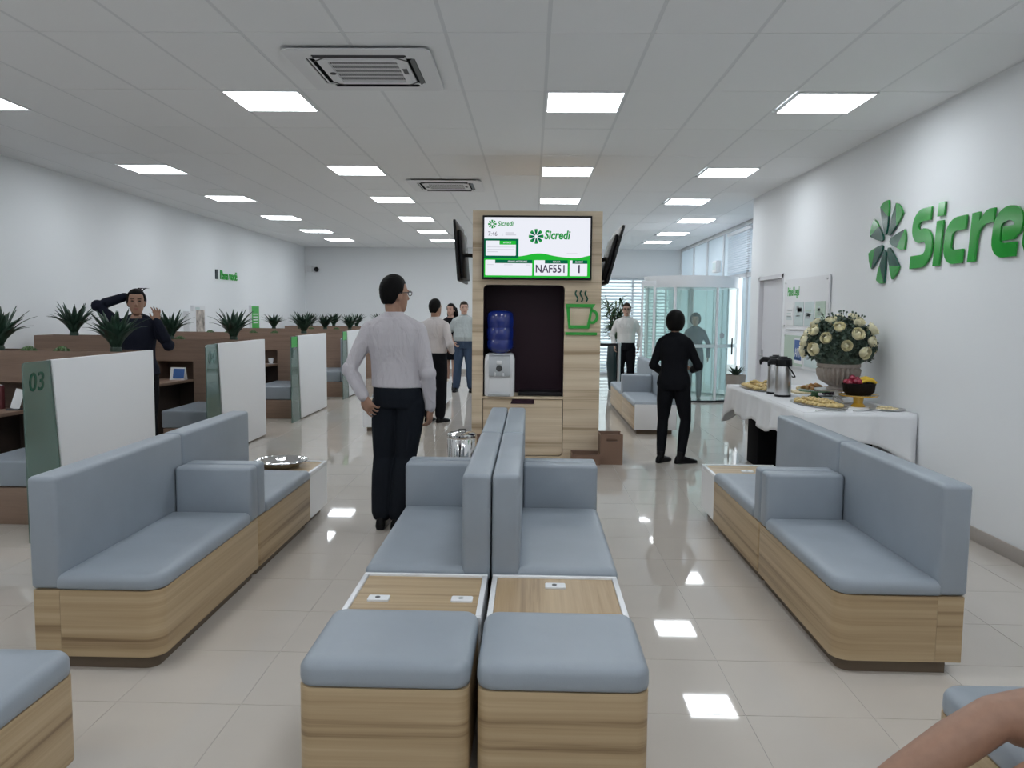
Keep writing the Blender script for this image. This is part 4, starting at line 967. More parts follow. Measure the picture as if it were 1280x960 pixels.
# trays and pastries
def roll_mesh(kind):
    mb = MB(); pts = []
    if kind == 0: mb.tube([(-.035, 0, .017), (-.012, .008, .020), (.012, .008, .020), (.035, 0, .017)], [.011, .017, .017, .011], 8)
    elif kind == 1: mb.ell((0, 0, .018), (.030, .024, .018), 10, 6)
    else:
        mb.tube([(-.03, -.012, .014), (-.018, .008, .018), (0, .016, .02), (.018, .008, .018), (.03, -.012, .014)], [.007, .013, .017, .013, .007], 8)
    return mb
def pieces(name, label, group, kind, mt, places):
    me = roll_mesh(kind).mesh(name); me.materials.append(M[mt]); me.polygons.foreach_set('use_smooth', [True] * len(me.polygons))
    for x, y, z, a, s_ in places:
        o = bpy.data.objects.new(name, me); col.objects.link(o); o.location = (x, y, z); o.rotation_euler = (0, 0, a); o.scale = (s_,) * 3; tag(o, label, 'pastry', group)
def oval_tray(name, label, x, y, rx_, ry_, rz=0, mt='steel', h=.012):
    t = thing(name, label, 'tray', (x, y, ZT), rz)
    obj('dish', MB().lathe([(.82, 0), (.9, .002), (1.0, h), (1.0, h + .003), (.88, .006), (.80, .004), (.001, .004)], n=32, sx=rx_, sy=ry_), mt, t, smooth=True, ang=50); return t
rg = random.Random(21)
def heap(x, y, rx_, ry_, rz, layers, step, z=ZT + .006):
    out_ = []
    for l_ in range(layers):
        k = 1 - .32 * l_; ny = int(2 * ry_ * k / step); nx = int(2 * rx_ * k / (step * .9))
        for i in range(nx + 1):
            for j in range(ny + 1):
                u = (-1 + 2 * i / max(nx, 1)) * k; v = (-1 + 2 * j / max(ny, 1)) * k
                if u * u + v * v > .86 * k * k + .02: continue
                px, py = u * rx_, v * ry_
                out_.append((x + px * math.cos(rz) - py * math.sin(rz) + rg.uniform(-.004, .004), y + px * math.sin(rz) + py * math.cos(rz) + rg.uniform(-.004, .004), z + l_ * .026, rz + rg.uniform(-.5, .5) + (1.57 if l_ % 2 else 0), rg.uniform(.88, 1.08)))
    return out_
oval_tray('pastry_tray', 'oval steel tray heaped with pastries in front of the airpots', 2.56, 7.16, .17, .38, R(12))
pieces('pastry', 'golden baked roll on the oval tray in front of the airpots', 'rolls on the tray in front of the airpots', 0, 'pastry', heap(2.56, 7.16, .15, .34, R(12), 3, .062))
oval_tray('pastry_tray', 'oval steel tray heaped with pastries at the table end by the taupe pot', 2.49, 8.72, .20, .46, 0)
pieces('pastry', 'golden baked roll on the tray at the table end by the taupe pot', 'rolls on the tray by the taupe pot', 0, 'pastry', heap(2.49, 8.72, .17, .42, 0, 3, .07))
# green cake stand
t = thing('cake_stand', 'green glazed cake stand holding brown pastries', 'cake stand', (2.745, 7.78, ZT))
obj('foot', MB().lathe([(.085, 0), (.085, .008), (.035, .03), (.03, .055)], n=24), 'stand_green', t, smooth=True, ang=40); obj('plate', MB().lathe([(.03, .055), (.15, .068), (.158, .080), (.15, .077), (.001, .072)], n=32), 'stand_green', t, smooth=True, ang=40)
pieces('croissant', 'brown croissant stacked on the green cake stand', 'croissants on the green stand', 2, 'pastry2', [(a, b_, c, d_, e_ * 1.2) for a, b_, c, d_, e_ in heap(2.745, 7.78, .13, .13, .3, 3, .062, ZT + .078)])
# second stand behind with bread
t = thing('bread_board', 'pale board with tall bread pieces behind the green cake stand', 'board', (2.86, 8.32, ZT))
obj('board', rloft(MB(), -.16, .16, -.14, .14, .03, [(0, 0), (.018, 0), (.02, .003)]), 'cream', t, smooth=True, ang=40); obj('foot', MB().box(-.1, .1, -.1, .1, -.0, .002), 'box', t)
pieces('bread_roll', 'pale bread roll heaped on the board behind the green stand', 'bread rolls behind the green stand', 1, 'cream', [(a, b_, c, d_, e_ * 1.3) for a, b_, c, d_, e_ in heap(2.86, 8.32, .14, .12, .1, 3, .075, ZT + .021)])
# fruit basket on yellow stand
t = thing('cake_stand', 'yellow glazed cake stand under the dark fruit basket', 'cake stand', (2.89, 7.10, ZT))
obj('foot', MB().lathe([(.06, 0), (.06, .008), (.04, .03), (.045, .085)], n=24), 'stand_yellow', t, smooth=True, ang=40); obj('plate', MB().lathe([(.045, .085), (.16, .095), (.168, .106), (.16, .103), (.001, .099)], n=32), 'stand_yellow', t, smooth=True, ang=40)
FZ = ZT + .104
t = thing('fruit_basket', 'dark oval fruit basket on the yellow cake stand', 'basket', (2.89, 7.10, FZ))
obj('bowl', MB().lathe([(.75, 0), (.95, .03), (1.0, .095), (.94, .095), (.85, .03), (.001, .02)], n=28, sx=.14, sy=.11), 'basket', t, smooth=True, ang=50); obj('rim', MB().lathe([(1.02, .09), (1.03, .10), (.97, .105), (.94, .095)], n=28, sx=.14, sy=.11), 'basket', t, smooth=True)
fm = MB().ell((0, 0, 0), (.028, .028, .027), 12, 8).mesh('plum'); fm.materials.append(M['redfruit']); fm.polygons.foreach_set('use_smooth', [True] * len(fm.polygons))
for x, y, z in ((-.085, 0, .115), (-.05, .04, .12), (-.045, -.04, .12), (-.06, 0, .15), (-.02, .0, .135), (-.095, .045, .11), (-.10, -.04, .108), (-.015, -.05, .115)):
    o = bpy.data.objects.new('plum', fm); col.objects.link(o); o.location = (2.89 + x, 7.10 + y, FZ + z); tag(o, 'shiny red plum in the dark fruit basket', 'fruit', 'plums in the fruit basket')
bm_ = MB().tube([(-.06, 0, 0), (-.045, 0, .012), (0, 0, .022), (.045, 0, .012), (.068, 0, -.006), (.078, 0, -.004)], [.006, .015, .018, .016, .009, .005], 8).mesh('banana'); bm_.materials.append(M['banana']); bm_.polygons.foreach_set('use_smooth', [True] * len(bm_.polygons))
for k in range(4):
    o = bpy.data.objects.new('banana', bm_); col.objects.link(o); o.location = (2.945 + .006 * k, 7.035 + .038 * k, FZ + .115 + .008 * (k % 2)); o.rotation_euler = (.0, 0, R(10 - 8 * k)); tag(o, 'yellow banana in the dark fruit basket', 'fruit', 'bananas in the fruit basket')
gm = MB().ell((0, 0, 0), (.016, .016, .018), 8, 6).mesh('grape'); gm.materials.append(M['grape']); gm.polygons.foreach_set('use_smooth', [True] * len(gm.polygons))
t = thing('grape_plate', 'steel plate with dark grapes behind the urn', 'plate', (3.0, 8.02, ZT)); obj('dish', MB().lathe([(.10, 0), (.15, .012), (.148, .015), (.09, .005), (.001, .005)], n=28), 'steel', t, smooth=True); obj('doily', MB().lathe([(.09, .005), (.09, .006), (.001, .006)], n=24), 'paper', t)
gt = thing('grape_bunch', 'bunch of dark grapes on the steel plate behind the urn', 'grapes', (3.0, 8.02, ZT + .0075))
rg = random.Random(8)
for k in range(46):
    a = rg.uniform(0, 6.28); q = rg.random() ** .6; inst('grape', gm, gt, (.085 * q * math.cos(a), .085 * q * math.sin(a), .016 + (1 - q) * .08 * rg.random()))
obj('stem', MB().tube([(-.02, 0, .09), (.03, .02, .10)], .004, 6), 'cane', gt)
# plate of snacks at the front corner
t = thing('snack_plate', 'grey round plate with flat breads at the table corner by the wall', 'plate', (3.04, 6.86, ZT))
obj('dish', MB().lathe([(.10, 0), (.145, .010), (.143, .014), (.09, .006), (.001, .005)], n=32), 'steel', t, smooth=True); obj('liner', MB().lathe([(.09, .006), (.09, .0075), (.001, .0075)], n=24), 'paper', t)
rg = random.Random(4)
fb = MB().lathe([(.04, 0), (.045, .006), (.035, .011), (.001, .012)], n=12).mesh('flat_bread'); fb.materials.append(M['cream'])
for k, (x, y, z) in enumerate(((-.05, 0, 0), (.05, 0, 0), (0, .05, 0), (0, -.05, 0), (0, 0, .012), (-.03, .03, .012))):
    o = bpy.data.objects.new('flat_bread', fb); col.objects.link(o); o.location = (3.04 + x, 6.86 + y, ZT + .008 + z); tag(o, 'pale flat bread on the grey plate at the table corner', 'bread', 'flat breads on the grey plate')
# plates and tongs
for k in range(4):
    t = obj('plate', MB().lathe([(.06, 0), (.10, .010), (.10, .0125), (.055, .004), (.001, .004)], n=28), 'white', None, smooth=True, loc=(2.78, 7.375, ZT + .006 * k)) if False else None
def tongs(label, x, y, z, rz, pitch=0, Ln=.24):
    t = thing('serving_tongs', label, 'tongs', (x, y, z), rz)
    for s_ in (-1, 1): obj('arm', MB().tube([(0, s_ * .006, .006), (Ln * .5, s_ * .02, .008), (Ln, s_ * .012, .006)], [.005, .007, .011], 8, flat=.5).xf(Matrix.Rotation(-pitch, 4, 'Y')), 'steel', t, smooth=True)
    obj('hinge', MB().ell((0, 0, .006), (.008, .010, .005), 8, 6), 'steel', t)
tongs('steel tongs lying on the cloth edge below the oval pastry tray', 2.38, 6.70, ZT + .002, R(6), .0)
tongs('steel tongs leaning from the yellow stand to the tray', 2.745, 7.06, ZT + .03, R(95), .25, .16)
tongs('steel tongs between the yellow stand and the grey plate', 2.70, 6.72, ZT + .002, R(20), .0, .18)

# ================================================================== PEOPLE
def remesh(mb, vox, sm=3, name='body'):
    me = mb.mesh(name); o = bpy.data.objects.new('tmp', me); col.objects.link(o)
    r_ = o.modifiers.new('r', 'REMESH'); r_.mode = 'VOXEL'; r_.voxel_size = vox; r_.use_smooth_shade = True
    s_ = o.modifiers.new('s', 'SMOOTH'); s_.factor = .5; s_.iterations = sm
    out_ = ev_mesh(o); bpy.data.objects.remove(o); out_.polygons.foreach_set('use_smooth', [True] * len(out_.polygons)); return out_
def ring(c, rx_, ry_, n=20, pw=2.3):
    o_ = []
    for a in range(n):
        t_ = 2 * math.pi * a / n; cs, sn = math.cos(t_), math.sin(t_)
        o_.append((c[0] + rx_ * math.copysign(abs(cs) ** (2 / pw), cs), c[1] + ry_ * math.copysign(abs(sn) ** (2 / pw), sn), c[2]))
    return o_
def lerp(a, b_, f): return Vector(a) + (Vector(b_) - Vector(a)) * f
def skin_mat(name, c): return mat(name, c, .5, noise=.08, nscale=30)
SK = {'tan': skin_mat('skin_tan', (.36, .20, .135)), 'light': skin_mat('skin_light', (.52, .32, .245)), 'brown': skin_mat('skin_brown', (.33, .185, .125))}
def fabric(name, c, bump=.6, sc_=7, rough=.8):
    m, N, L, b = nt(name); b.inputs['Base Color'].default_value = (*c, 1); b.inputs['Roughness'].default_value = rough; b.inputs['Specular IOR Level'].default_value = .12
    tc = N.new('ShaderNodeTexCoord'); mp = N.new('ShaderNodeMapping'); mp.inputs['Scale'].default_value = (1.6, 1.6, .6); L.new(tc.outputs['Object'], mp.inputs[0])
    n = N.new('ShaderNodeTexNoise'); n.inputs['Scale'].default_value = sc_; n.inputs['Detail'].default_value = 3; n.inputs['Distortion'].default_value = .8; L.new(mp.outputs[0], n.inputs['Vector'])
    bn = N.new('ShaderNodeBump'); bn.inputs['Strength'].default_value = bump; bn.inputs['Distance'].default_value = .05; L.new(n.outputs['Fac'], bn.inputs['Height']); L.new(bn.outputs[0], b.inputs['Normal']); return m
FB = {'shirt': fabric('pale_lilac_shirt', (.56, .53, .56)), 'shirt2': fabric('pale_shirt', (.60, .56, .56)), 'white': fabric('off_white_shirt', (.70, .68, .67)), 'polo': fabric('grey_green_polo', (.42, .455, .46)),
      'navy': fabric('dark_trousers', (.012, .015, .021), .3), 'black': fabric('black_cloth', (.006, .0065, .009), .25), 'jeans': fabric('blue_jeans', (.05, .075, .125)), 'ink': fabric('navy_knit', (.010, .012, .022), .3), 'slate': fabric('slate_cloth', (.05, .065, .09), .3),
      'shoe': mat('black_shoe', (.005, .005, .006), .4, spec=.2), 'hair': mat('black_hair', (.004, .0035, .0035), .6, bump=.4, bscale=90, spec=.12), 'hairb': mat('brown_hair', (.030, .018, .011), .6, bump=.4, bscale=90, spec=.15),
      'eye': mat('dark_eye', (.01, .008, .008), .2), 'lip': mat('lip', (.28, .09, .08), .5), 'frame': mat('spectacle_frame', (.01, .01, .012), .3)}
class Hand: pass
def add_hand(mb, wr, d, n_, th, curl=.5, s=1.):
    """hand from wrist wr along d, palm facing n_, thumb on side th (unit vectors)"""
    d, n_, th = Vector(d).normalized(), Vector(n_), Vector(th); n_ = (n_ - d * n_.dot(d)).normalized(); th = (th - d * th.dot(d) - n_ * th.dot(n_)).normalized()
    wr = Vector(wr)
    def P_(a, b_, c): return wr + (d * a + th * b_ + n_ * c) * s
    r1 = []
    for a, w_, t_ in ((-.01, .026, .019), (.02, .032, .017), (.055, .041, .015), (.085, .043, .014), (.098, .040, .012)):
        r1.append([P_(a, w_ * math.cos(q * math.pi / 6), t_ * math.sin(q * math.pi / 6)) for q in range(12)])
    mb.loft(r1)
    for k, (off, ln) in enumerate(((.032, .074), (.011, .084), (-.011, .078), (-.032, .060))):
        c = curl * (1 + .12 * k); p = P_(.088, off, 0); pts = [p]; ang = 0; q = Vector((.088, off * 1.12, 0))
        for j, f in enumerate((.45, .32, .23)):
            ang += c * (.6 + .35 * j); q = q + Vector((ln * f * math.cos(ang), off * .10, ln * f * math.sin(ang))); pts.append(P_(*q))
        mb.tube(pts, [.0092 * s, .0088 * s, .008 * s, .0066 * s], 8)
    mb.tube([P_(.02, .028, .004), P_(.045, .050, .012), P_(.072, .060, .022), P_(.090, .058, .032)], [.013 * s, .0115 * s, .0095 * s, .0075 * s], 8)
def person(label, loc, rz, H, pose, top, bottom, shoe='shoe', skin='tan', hair='hair', fem=False, sleeve='long', style='short', glasses=False, face=False, vox=.008, belly=0., head_yaw=0., head_pitch=0., lean=(0, 0), skirt=None, cat='person', bare_legs=False, jacket=False, collar=True, top_hem=None, legr=1.):
    s = H / 1.75; hipc = Vector((lean[0], lean[1], 0))
    P = dict(le=(-.27, -.02, 1.15), lw=(-.27, .06, .90), ld=(0, .1, -1), re=(.27, -.02, 1.15), rw=(.27, .06, .90), rd=(0, .1, -1), lk=(-.10, .02, .49), la=(-.10, -.02, .085), rk=(.10, .02, .49), ra=(.10, -.02, .085), lt=(-.12, .98, 0), rt=(.12, .98, 0), lc=.5, rc=.5, ln=(1, 0, 0), rn=(-1, 0, 0), lth=(0, 1, 0), rth=(0, 1, 0), seat=None)
    P.update(pose)
    hz = P['seat'] if P['seat'] is not None else 0.0        # vertical shift of the trunk when seated
    shw = .165 if fem else .185
    tor = [(.86, .150, .105), (.93, .170 if fem else .162, .118), (1.00, .158 if fem else .156, .112), (1.08, .128 if fem else .152, .100), (1.18, .132 if fem else .163, .106), (1.29, .150 if fem else .180, .120), (1.37, .152 if fem else .184, .114), (1.415, .146 if fem else .172, .102), (1.45, .115 if fem else .135, .085), (1.48, .085 if fem else .095, .070), (1.51, .062, .060)]
    def trunk(infl, z0, z1, blouse=0):
        o_ = []
        for z, a, b_ in tor:
            if z0 - .001 <= z <= z1 + .001:
                f = max(0, min(1, (z - .9) / .5)); bl = belly * math.exp(-((z - 1.10) / .13) ** 2)
                o_.append(ring((hipc.x * (1 - f), hipc.y * (1 - f) + bl * .55 + (.02 if z > 1.2 else 0) * 0, z + hz), a + infl + bl * .5 + (blouse if z < 1.12 else 0), b_ + infl + bl * .6 + (blouse if z < 1.12 else 0)))
        return o_
    sh = {'l': Vector((-shw + .012, -.005, 1.395 + hz)), 'r': Vector((shw - .012, -.005, 1.395 + hz))}
    def trap(mb, infl):
        for q in (-1, 1): mb.tube([(0, -.012, 1.485 + hz), (q * .07, -.012, 1.455 + hz), (q * (shw - .02), -.006, 1.405 + hz)], [.045 + infl, .045 + infl, .046 + infl], 12)
    hip = {'l': Vector((-.088, 0, .90 + hz)) + hipc, 'r': Vector((.088, 0, .90 + hz)) + hipc}
    J = {k: Vector(P[k]) for k in ('le', 'lw', 're', 'rw', 'lk', 'la', 'rk', 'ra')}
    ar = (.047, .043, .036, .039, .034, .026) if fem else (.054, .049, .040, .043, .037, .028)
    lr = tuple(q * legr for q in (.088, .080, .060, .050, .052, .045, .034))
    def arm(mb, sd, infl, upto=1., cuff=0):
        a, e, w_ = sh[sd], J[sd + 'e'], J[sd + 'w']; full = [a, lerp(a, e, .5), e, lerp(e, w_, .25), lerp(e, w_, .65), w_]; rad = [r_ + infl for r_ in ar]
        if infl > 0 and upto >= 1: mb.ell(e, (ar[2] + infl + .010,) * 3, 12, 8)
        if upto < 1: full = [a, lerp(a, e, .35), lerp(a, e, .7)]; rad = [ar[0] + infl, ar[1] + infl + .008, ar[1] + infl + .014]
        elif cuff: rad[-1] += cuff
        mb.tube(full, rad, 14, capr=True)
    def leg(mb, sd, infl, z_end=0., wide=0):
        a, k, n_ = hip[sd], J[sd + 'k'], J[sd + 'a']
        mb.tube([a, lerp(a, k, .45), lerp(a, k, .85), k, lerp(k, n_, .3), lerp(k, n_, .65), lerp(k, n_, 1 - z_end)], [r_ + infl + wide * (i / 6) for i, r_ in enumerate(lr)], 14)
    # ---- head
    hy = Matrix.Translation((0, .012, 1.50 + hz)) @ Matrix.Rotation(head_yaw, 4, 'Z') @ Matrix.Rotation(head_pitch, 4, 'X') @ Matrix.Translation((0, -.012, -1.50))
    hm = MB()
    prof = [(1.520, .030, .034, .048), (1.535, .046, .050, .036), (1.556, .056, .066, .026), (1.585, .063, .080, .017), (1.615, .069, .088, .010), (1.645, .073, .094, .004), (1.675, .075, .097, -.002), (1.705, .071, .090, -.004), (1.728, .058, .072, -.004), (1.742, .038, .048, -.004), (1.749, .015, .02, -.004)]
    hm.loft([ring((0, cy_ + .012, z), a, b_, 20, 2.1) for z, a, b_, cy_ in prof])
    hm.tube([(0, .100, 1.660), (0, .116, 1.630), (0, .124, 1.612)], [.008, .011, .014], 8); hm.ell((0, .108, 1.608), (.019, .014, .011), 8, 6)      # nose
    hm.ell((-.028, .10, 1.665), (.022, .012, .008), 8, 6); hm.ell((.028, .10, 1.665), (.022, .012, .008), 8, 6)                                  # brow ridge
    for q in (-1, 1): hm.ell((q * .075, .004, 1.625), (.010, .020, .031), 8, 6)
    hm.ell((0, .094, 1.572), (.024, .012, .009), 8, 6); hm.ell((0, .078, 1.532), (.026, .018, .018), 8, 6)
    hm.xf(hy)
    nk = MB(); nk.tube([(0, -.005, 1.44 + hz), (0, .0, 1.50 + hz), tuple(hy @ Vector((0, -.0, 1.57)))], [.060 if fem else .066, .047 if fem else .056, .050 if fem else .058], 14)
    # ---- body (one continuous mesh)
    B = MB(); B.v += hm.v; B.f += hm.f; B.add(nk.v, nk.f); B.loft(trunk(-.004, .86, 1.52)); trap(B, -.006)
    for sd in 'lr':
        arm(B, sd, -.004); leg(B, sd, -.006)
        add_hand(B, J[sd + 'w'], P[sd + 'd'], P[sd + 'n'], P[sd + 'th'], P[sd + 'c'], .92 if fem else 1.)
        n_ = J[sd + 'a']; tdir = Vector(P[sd + 't']).normalized()
        if tdir.z < -.3 or bare_legs: pass
        B.tube([n_ + Vector((0, 0, -.005)), n_ - tdir * .03 + Vector((0, 0, -.045)), n_ + tdir * .07 + Vector((0, 0, -.055)), n_ + tdir * .15 + Vector((0, 0, -.065))], [.034, .034, .032, .020], 10)
    SC = Matrix.Scale(s, 4)
    body = remesh(B.xf(SC), vox, 2); o = obj('person', body, SK[skin]); o.location = loc; o.rotation_euler = (0, 0, rz); tag(o, label, cat)
    def part(n__, mb_, mt_, v=None, sm=4):
        me = remesh(mb_.xf(SC), v or vox * 1.1, sm, n__); return obj(n__, me, FB[mt_], o)
    # ---- clothes
    S = MB()
    if skirt is None:
        S.loft(trunk(.014 if not jacket else .022, top_hem or (.93 if jacket else 1.0), 1.485, .012 if not jacket else .006))
        for sd in 'lr':
            arm(S, sd, .009 if not jacket else .012, .7 if sleeve == 'short' else 1., .004)
        trap(S, .006 if not jacket else .016)
        if collar: S.loft([ring((0, -.002 + f * .006, 1.465 + hz + f * .055), .079 - .012 * f, .075 - .012 * f, 18, 2) for f in (0, .5, 1)])
        part('shirt' if not jacket else 'jacket', S, top)
        T_ = MB(); T_.loft(trunk(.016, .86, 1.0) + [ring((hipc.x * .8, hipc.y * .8 + belly * .4, 1.035 + hz), .160 + belly * .3, .113 + belly * .3)])
        if not bare_legs:
            for sd in 'lr': leg(T_, sd, .012 if fem else .016, .06 if not fem else .02, .002 if fem else .022)
        part('trousers' if not bare_legs else 'shorts', T_, bottom)
        if not fem: part('belt', MB().loft([ring((hipc.x * .8, hipc.y * .8 + belly * .4, 1.005 + hz), .179 + belly * .3, .132 + belly * .3), ring((hipc.x * .8, hipc.y * .8 + belly * .4, 1.035 + hz), .174 + belly * .3, .128 + belly * .3)]), 'shoe', vox * .9, 1)
    else:
        S.loft([ring((hipc.x, hipc.y, z + hz), a, b_) for z, a, b_ in skirt] + trunk(.012, 1.0, 1.485)); trap(S, .004)
        for sd in 'lr': arm(S, sd, .010, .7 if sleeve == 'short' else 1.)
        part('dress', S, top)
    if not bare_legs or shoe:
        for sd in 'lr':
            n_ = J[sd + 'a']; td = Vector(P[sd + 't']).normalized(); F = MB()
            base = n_ + Vector((0, 0, -.085))
            sdv = td.cross(Vector((0, 0, 1))).normalized()
            rings = []
            for a, w_, h_ in ((-.075, .020, .035), (-.06, .034, .085), (-.02, .040, .10), (.05, .042, .080), (.12, .048, .058), (.17, .046, .046), (.205, .030, .034), (.215, .012, .02)):
                c = base + td * a; rings.append([c + sdv * w_ * x + Vector((0, 0, h_ * z)) for x, z in ((-.8, 0), (0, 0), (.8, 0), (1, .25), (.85, .7), (.4, 1), (0, 1.05), (-.4, 1), (-.85, .7), (-1, .25))])
            F.loft(rings)
            if fem: F.tube([n_ + Vector((0, 0, -.03)), n_ + Vector((0, 0, .06))], .046, 12, capr=False)
            part('shoe', F, shoe or 'shoe', vox * .9, 2)
    # ---- hair
    if hair:
        n_, mr = 32, 10; hc = Vector((0, .008, 1.648)); rings = []; inner = []
        vol = {'short': .024, 'bob': .040, 'long': .022, 'up': .022}[style]
        for i in range(mr + 1):
            ro, ri = [], []
            for a in range(n_):
                az_ = 2 * math.pi * a / n_; fr_ = math.sin(az_)        # +1 front, -1 back
                side = abs(math.cos(az_))
                lo = {'short': 30 if fr_ > .35 else (-8 if fr_ > -.25 else -34), 'bob': 34 if fr_ > .5 else (-30 if fr_ > .1 else -58), 'long': 34 if fr_ > .45 else (-10 if fr_ > 0 else -50), 'up': 36 if fr_ > .5 else (0 if fr_ > 0 else -30)}[style]
                if style == 'short':
                    lo = 34 * max(0, min(1, (fr_ - .1) / .4)) + (-10) * (1 - max(0, min(1, (fr_ - .1) / .4)))
                    if fr_ < -.1: lo = -10 - 30 * min(1, (-fr_ - .1) / .4)
                el = R(90 + (lo - 90) * i / mr); k = 1 if i < mr else .55
                thick = vol * (1 - .55 * (i / mr) ** 3) * k * ((.45 + .75 * max(0, math.sin(el))) if style == 'short' else 1)
                d = Vector((math.cos(az_) * math.cos(el), math.sin(az_) * math.cos(el), math.sin(el)))
                ro.append(tuple(hc + Vector((d.x * (.076 + thick), d.y * (.098 + thick), d.z * (.101 + thick * 1.1 if el > 0 else .12 + thick)))))
                ri.append(tuple(hc + Vector((d.x * .062, d.y * .084, d.z * .088))))
            rings.append(ro); inner.append(ri)
        Hm = MB().loft(rings[:] + inner[::-1], cap=True)
        if style == 'long':
            for q in range(-3, 4): Hm.tube([(q * .022, -.085, 1.66), (q * .027, -.105, 1.52), (q * .028, -.115, 1.38), (q * .022, -.11, 1.24)], [.030, .032, .030, .016], 8)
            for q in (-1, 1): Hm.tube([(q * .075, -.02, 1.68), (q * .088, -.04, 1.55), (q * .085, -.06, 1.40)], [.022, .024, .014], 8)
        if style == 'up': Hm.ell((0, -.10, 1.66), (.05, .04, .05)); [Hm.tube([(q * .03 - .02, .0, 1.745), (q * .03 - .05, -.02, 1.775), (q * .03 - .09, -.03, 1.775)], [.008, .006, .003], 6) for q in (-1, 0, 1)]
        Hm.xf(hy); me = remesh(Hm.xf(SC), vox * .8, 2, 'hair'); obj('hair', me, FB[hair], o)
    if face:
        for q in (-1, 1):
            obj('eye', MB().ell((q * .032, .1045, 1.648), (.013, .006, .006), 10, 6).xf(SC @ hy), FB['eye'], o, smooth=True); obj('eyebrow', MB().tube([(q * .014, .112, 1.668), (q * .034, .112, 1.673), (q * .052, .102, 1.666)], [.003, .0036, .002], 6).xf(SC @ hy), FB[hair], o)
        obj('mouth', MB().ell((0, .104, 1.574), (.024, .006, .005), 10, 6).xf(SC @ hy), FB['lip'], o, smooth=True)
    if glasses:
        G = MB()
        for q in (-1, 1):
            cpts = [(q * .034 + .022 * math.cos(a * math.pi / 8), .120, 1.648 + .016 * math.sin(a * math.pi / 8)) for a in range(17)]; G.tube(cpts, .0028, 6, capr=False); G.tube([(q * .058, .120, 1.655), (q * .078, .09, 1.655), (q * .083, .0, 1.648)], .0028, 6)
        G.tube([(-.01, .124, 1.652), (.01, .124, 1.652)], .0028, 6); obj('spectacles', G.xf(SC @ hy), FB['frame'], o, smooth=True)
    return o
# standing man with his hand on his hip, seen from behind
person('man seen from behind in pale shirt and dark trousers, hand on hip', (-1.005, 5.82, 0), R(-8), 1.84,
       dict(le=(-.285, -.10, 1.12), lw=(-.165, -.165, .945), ld=(.5, -.15, -.75), ln=(.2, 1, .1), lth=(-.3, .2, -.9), re=(.255, -.04, 1.10), rw=(.25, .03, .86), rd=(-.05, .12, -1), lk=(-.08, .02, .50), la=(-.085, -.03, .085), rk=(.075, .02, .50), ra=(.045, -.05, .085), rn=(-1, .2, 0), lt=(-.15, .98, 0), rt=(.2, .98, 0)),
       'shirt', 'navy', glasses=True, vox=.006, head_yaw=R(-38), lean=(.035, 0))
person('man seen from behind in pale shirt, arm bent, before the man in polo', (-1.40, 11.55, 0), R(-25), 1.765,
       dict(le=(.30, -.02, 1.13), lw=(.27, .12, .92)) | dict(le=(-.27, .02, 1.14), lw=(-.10, .20, 1.05), ld=(.8, .5, .1), re=(.30, -.08, 1.13), rw=(.20, .14, 1.02), rd=(-.7, .6, .1), rn=(-.3, -.5, -1)), 'shirt2', 'black', vox=.009, head_yaw=R(-8))
person('smiling man in grey polo and blue jeans beside the kiosk', (-1.36, 16.05, 0), R(178), 1.79,
       dict(le=(-.29, -.02, 1.15), lw=(-.27, .05, .92), re=(.30, -.04, 1.16), rw=(.20, .10, .97), rd=(-.6, .3, -.6), lk=(-.12, .02, .49), rk=(.12, .02, .49), la=(-.14, 0, .085), ra=(.15, 0, .085)), 'polo', 'jeans', skin='light', hair='hairb', sleeve='short', face=True, vox=.009, belly=.07, head_yaw=R(12))
person('woman in short black dress with long dark hair behind the polo man', (-1.66, 16.45, 0), R(160), 1.76,
       dict(re=(.22, .02, 1.15), rw=(.24, .08, .92), lk=(-.07, .01, .49), rk=(.07, .02, .49), la=(-.07, 0, .085), ra=(.08, 0, .085)), 'black', 'black', skin='light', fem=True, style='long', vox=.009, skirt=[(.62, .18, .14), (.75, .185, .142), (.93, .175, .13)], bare_legs=True, sleeve='short', face=True)
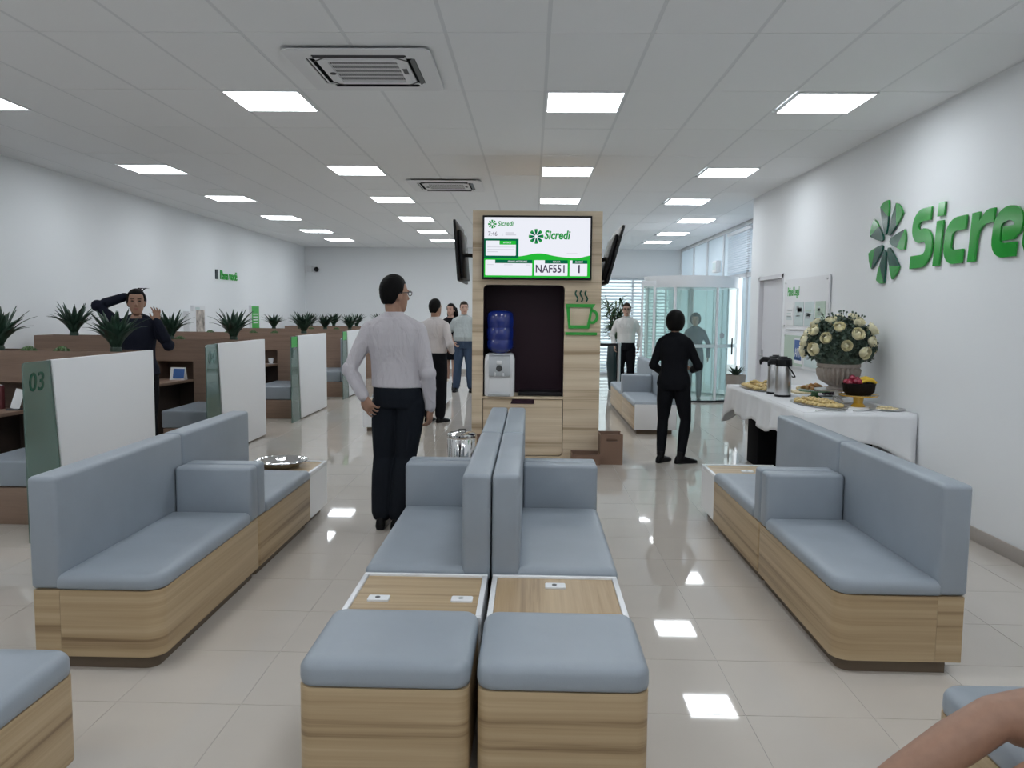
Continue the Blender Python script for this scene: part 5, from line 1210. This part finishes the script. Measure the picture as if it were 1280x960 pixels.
person('man in glasses, white shirt and black trousers before the blind', (1.89, 16.1, 0), R(172), 1.79,
       dict(le=(-.28, -.04, 1.14), lw=(-.24, .06, .94), re=(.28, -.03, 1.15), rw=(.22, .08, .96)), 'white', 'black', skin='light', hair='hairb', glasses=True, face=True, vox=.009)
person('woman all in black with ankle boots, seen from behind', (1.53, 8.60, 0), R(-14), 1.615,
       dict(le=(-.24, .02, 1.14), lw=(-.18, .20, 1.06), ld=(.6, .7, .1), re=(.27, .02, 1.14), rw=(.20, .24, 1.08), rd=(-.4, .8, .2), rn=(-.6, 0, -.6), lk=(-.115, .03, .50), la=(-.125, -.04, .085), rk=(.145, .05, .50), ra=(.105, -.03, .085), lt=(.45, .9, 0), rt=(.85, .5, 0)), 'black', 'black', fem=True, style='bob', vox=.008, jacket=True, head_yaw=R(-5), top_hem=.86)
person('person in slate clothes standing inside the round glass entrance', (3.04, 15.0, 0), R(165), 1.60,
       dict(re=(.25, .0, 1.15), rw=(.20, .14, 1.0)), 'slate', 'slate', skin='brown', fem=True, style='bob', vox=.010, face=True)
person('woman in navy knit raising one arm behind her head', (-3.94, 7.92, 0), R(190), 1.78,
       dict(re=(.345, .06, 1.60), rw=(.13, -.07, 1.69), rd=(-.9, -.2, .1), rn=(-.2, .9, 0), rth=(0, 0, -1), le=(-.30, .06, 1.22), lw=(-.215, .12, 1.45), ld=(.0, .0, 1), ln=(.2, 1, 0), lth=(1, .2, .2), lc=.35), 'ink', 'black', skin='brown', fem=True, style='up', face=True, vox=.006, collar=False, jacket=True, head_yaw=R(14))
# seated, legs crossed: only the knee and shin reach into the picture
person('bare-legged person in dark shorts seated with legs crossed on an ottoman', (1.60, 1.96, 0), R(97), 1.72,
       dict(seat=-.335, lk=(-.06, .40, .50), la=(-.09, .36, .085), rk=(.09, .40, .585), ra=(.09, .76, .37), lt=(-.1, 1, 0), rt=(-.1, .8, -.5), le=(-.28, -.08, .82), lw=(-.25, -.12, .62), ld=(0, -.3, -1), re=(.28, -.08, .82), rw=(.25, -.12, .62), rd=(0, -.3, -1)), 'ink', 'black', skin='brown', fem=True, style='long', vox=.007, bare_legs=True, sleeve='short', face=True, legr=1.28)
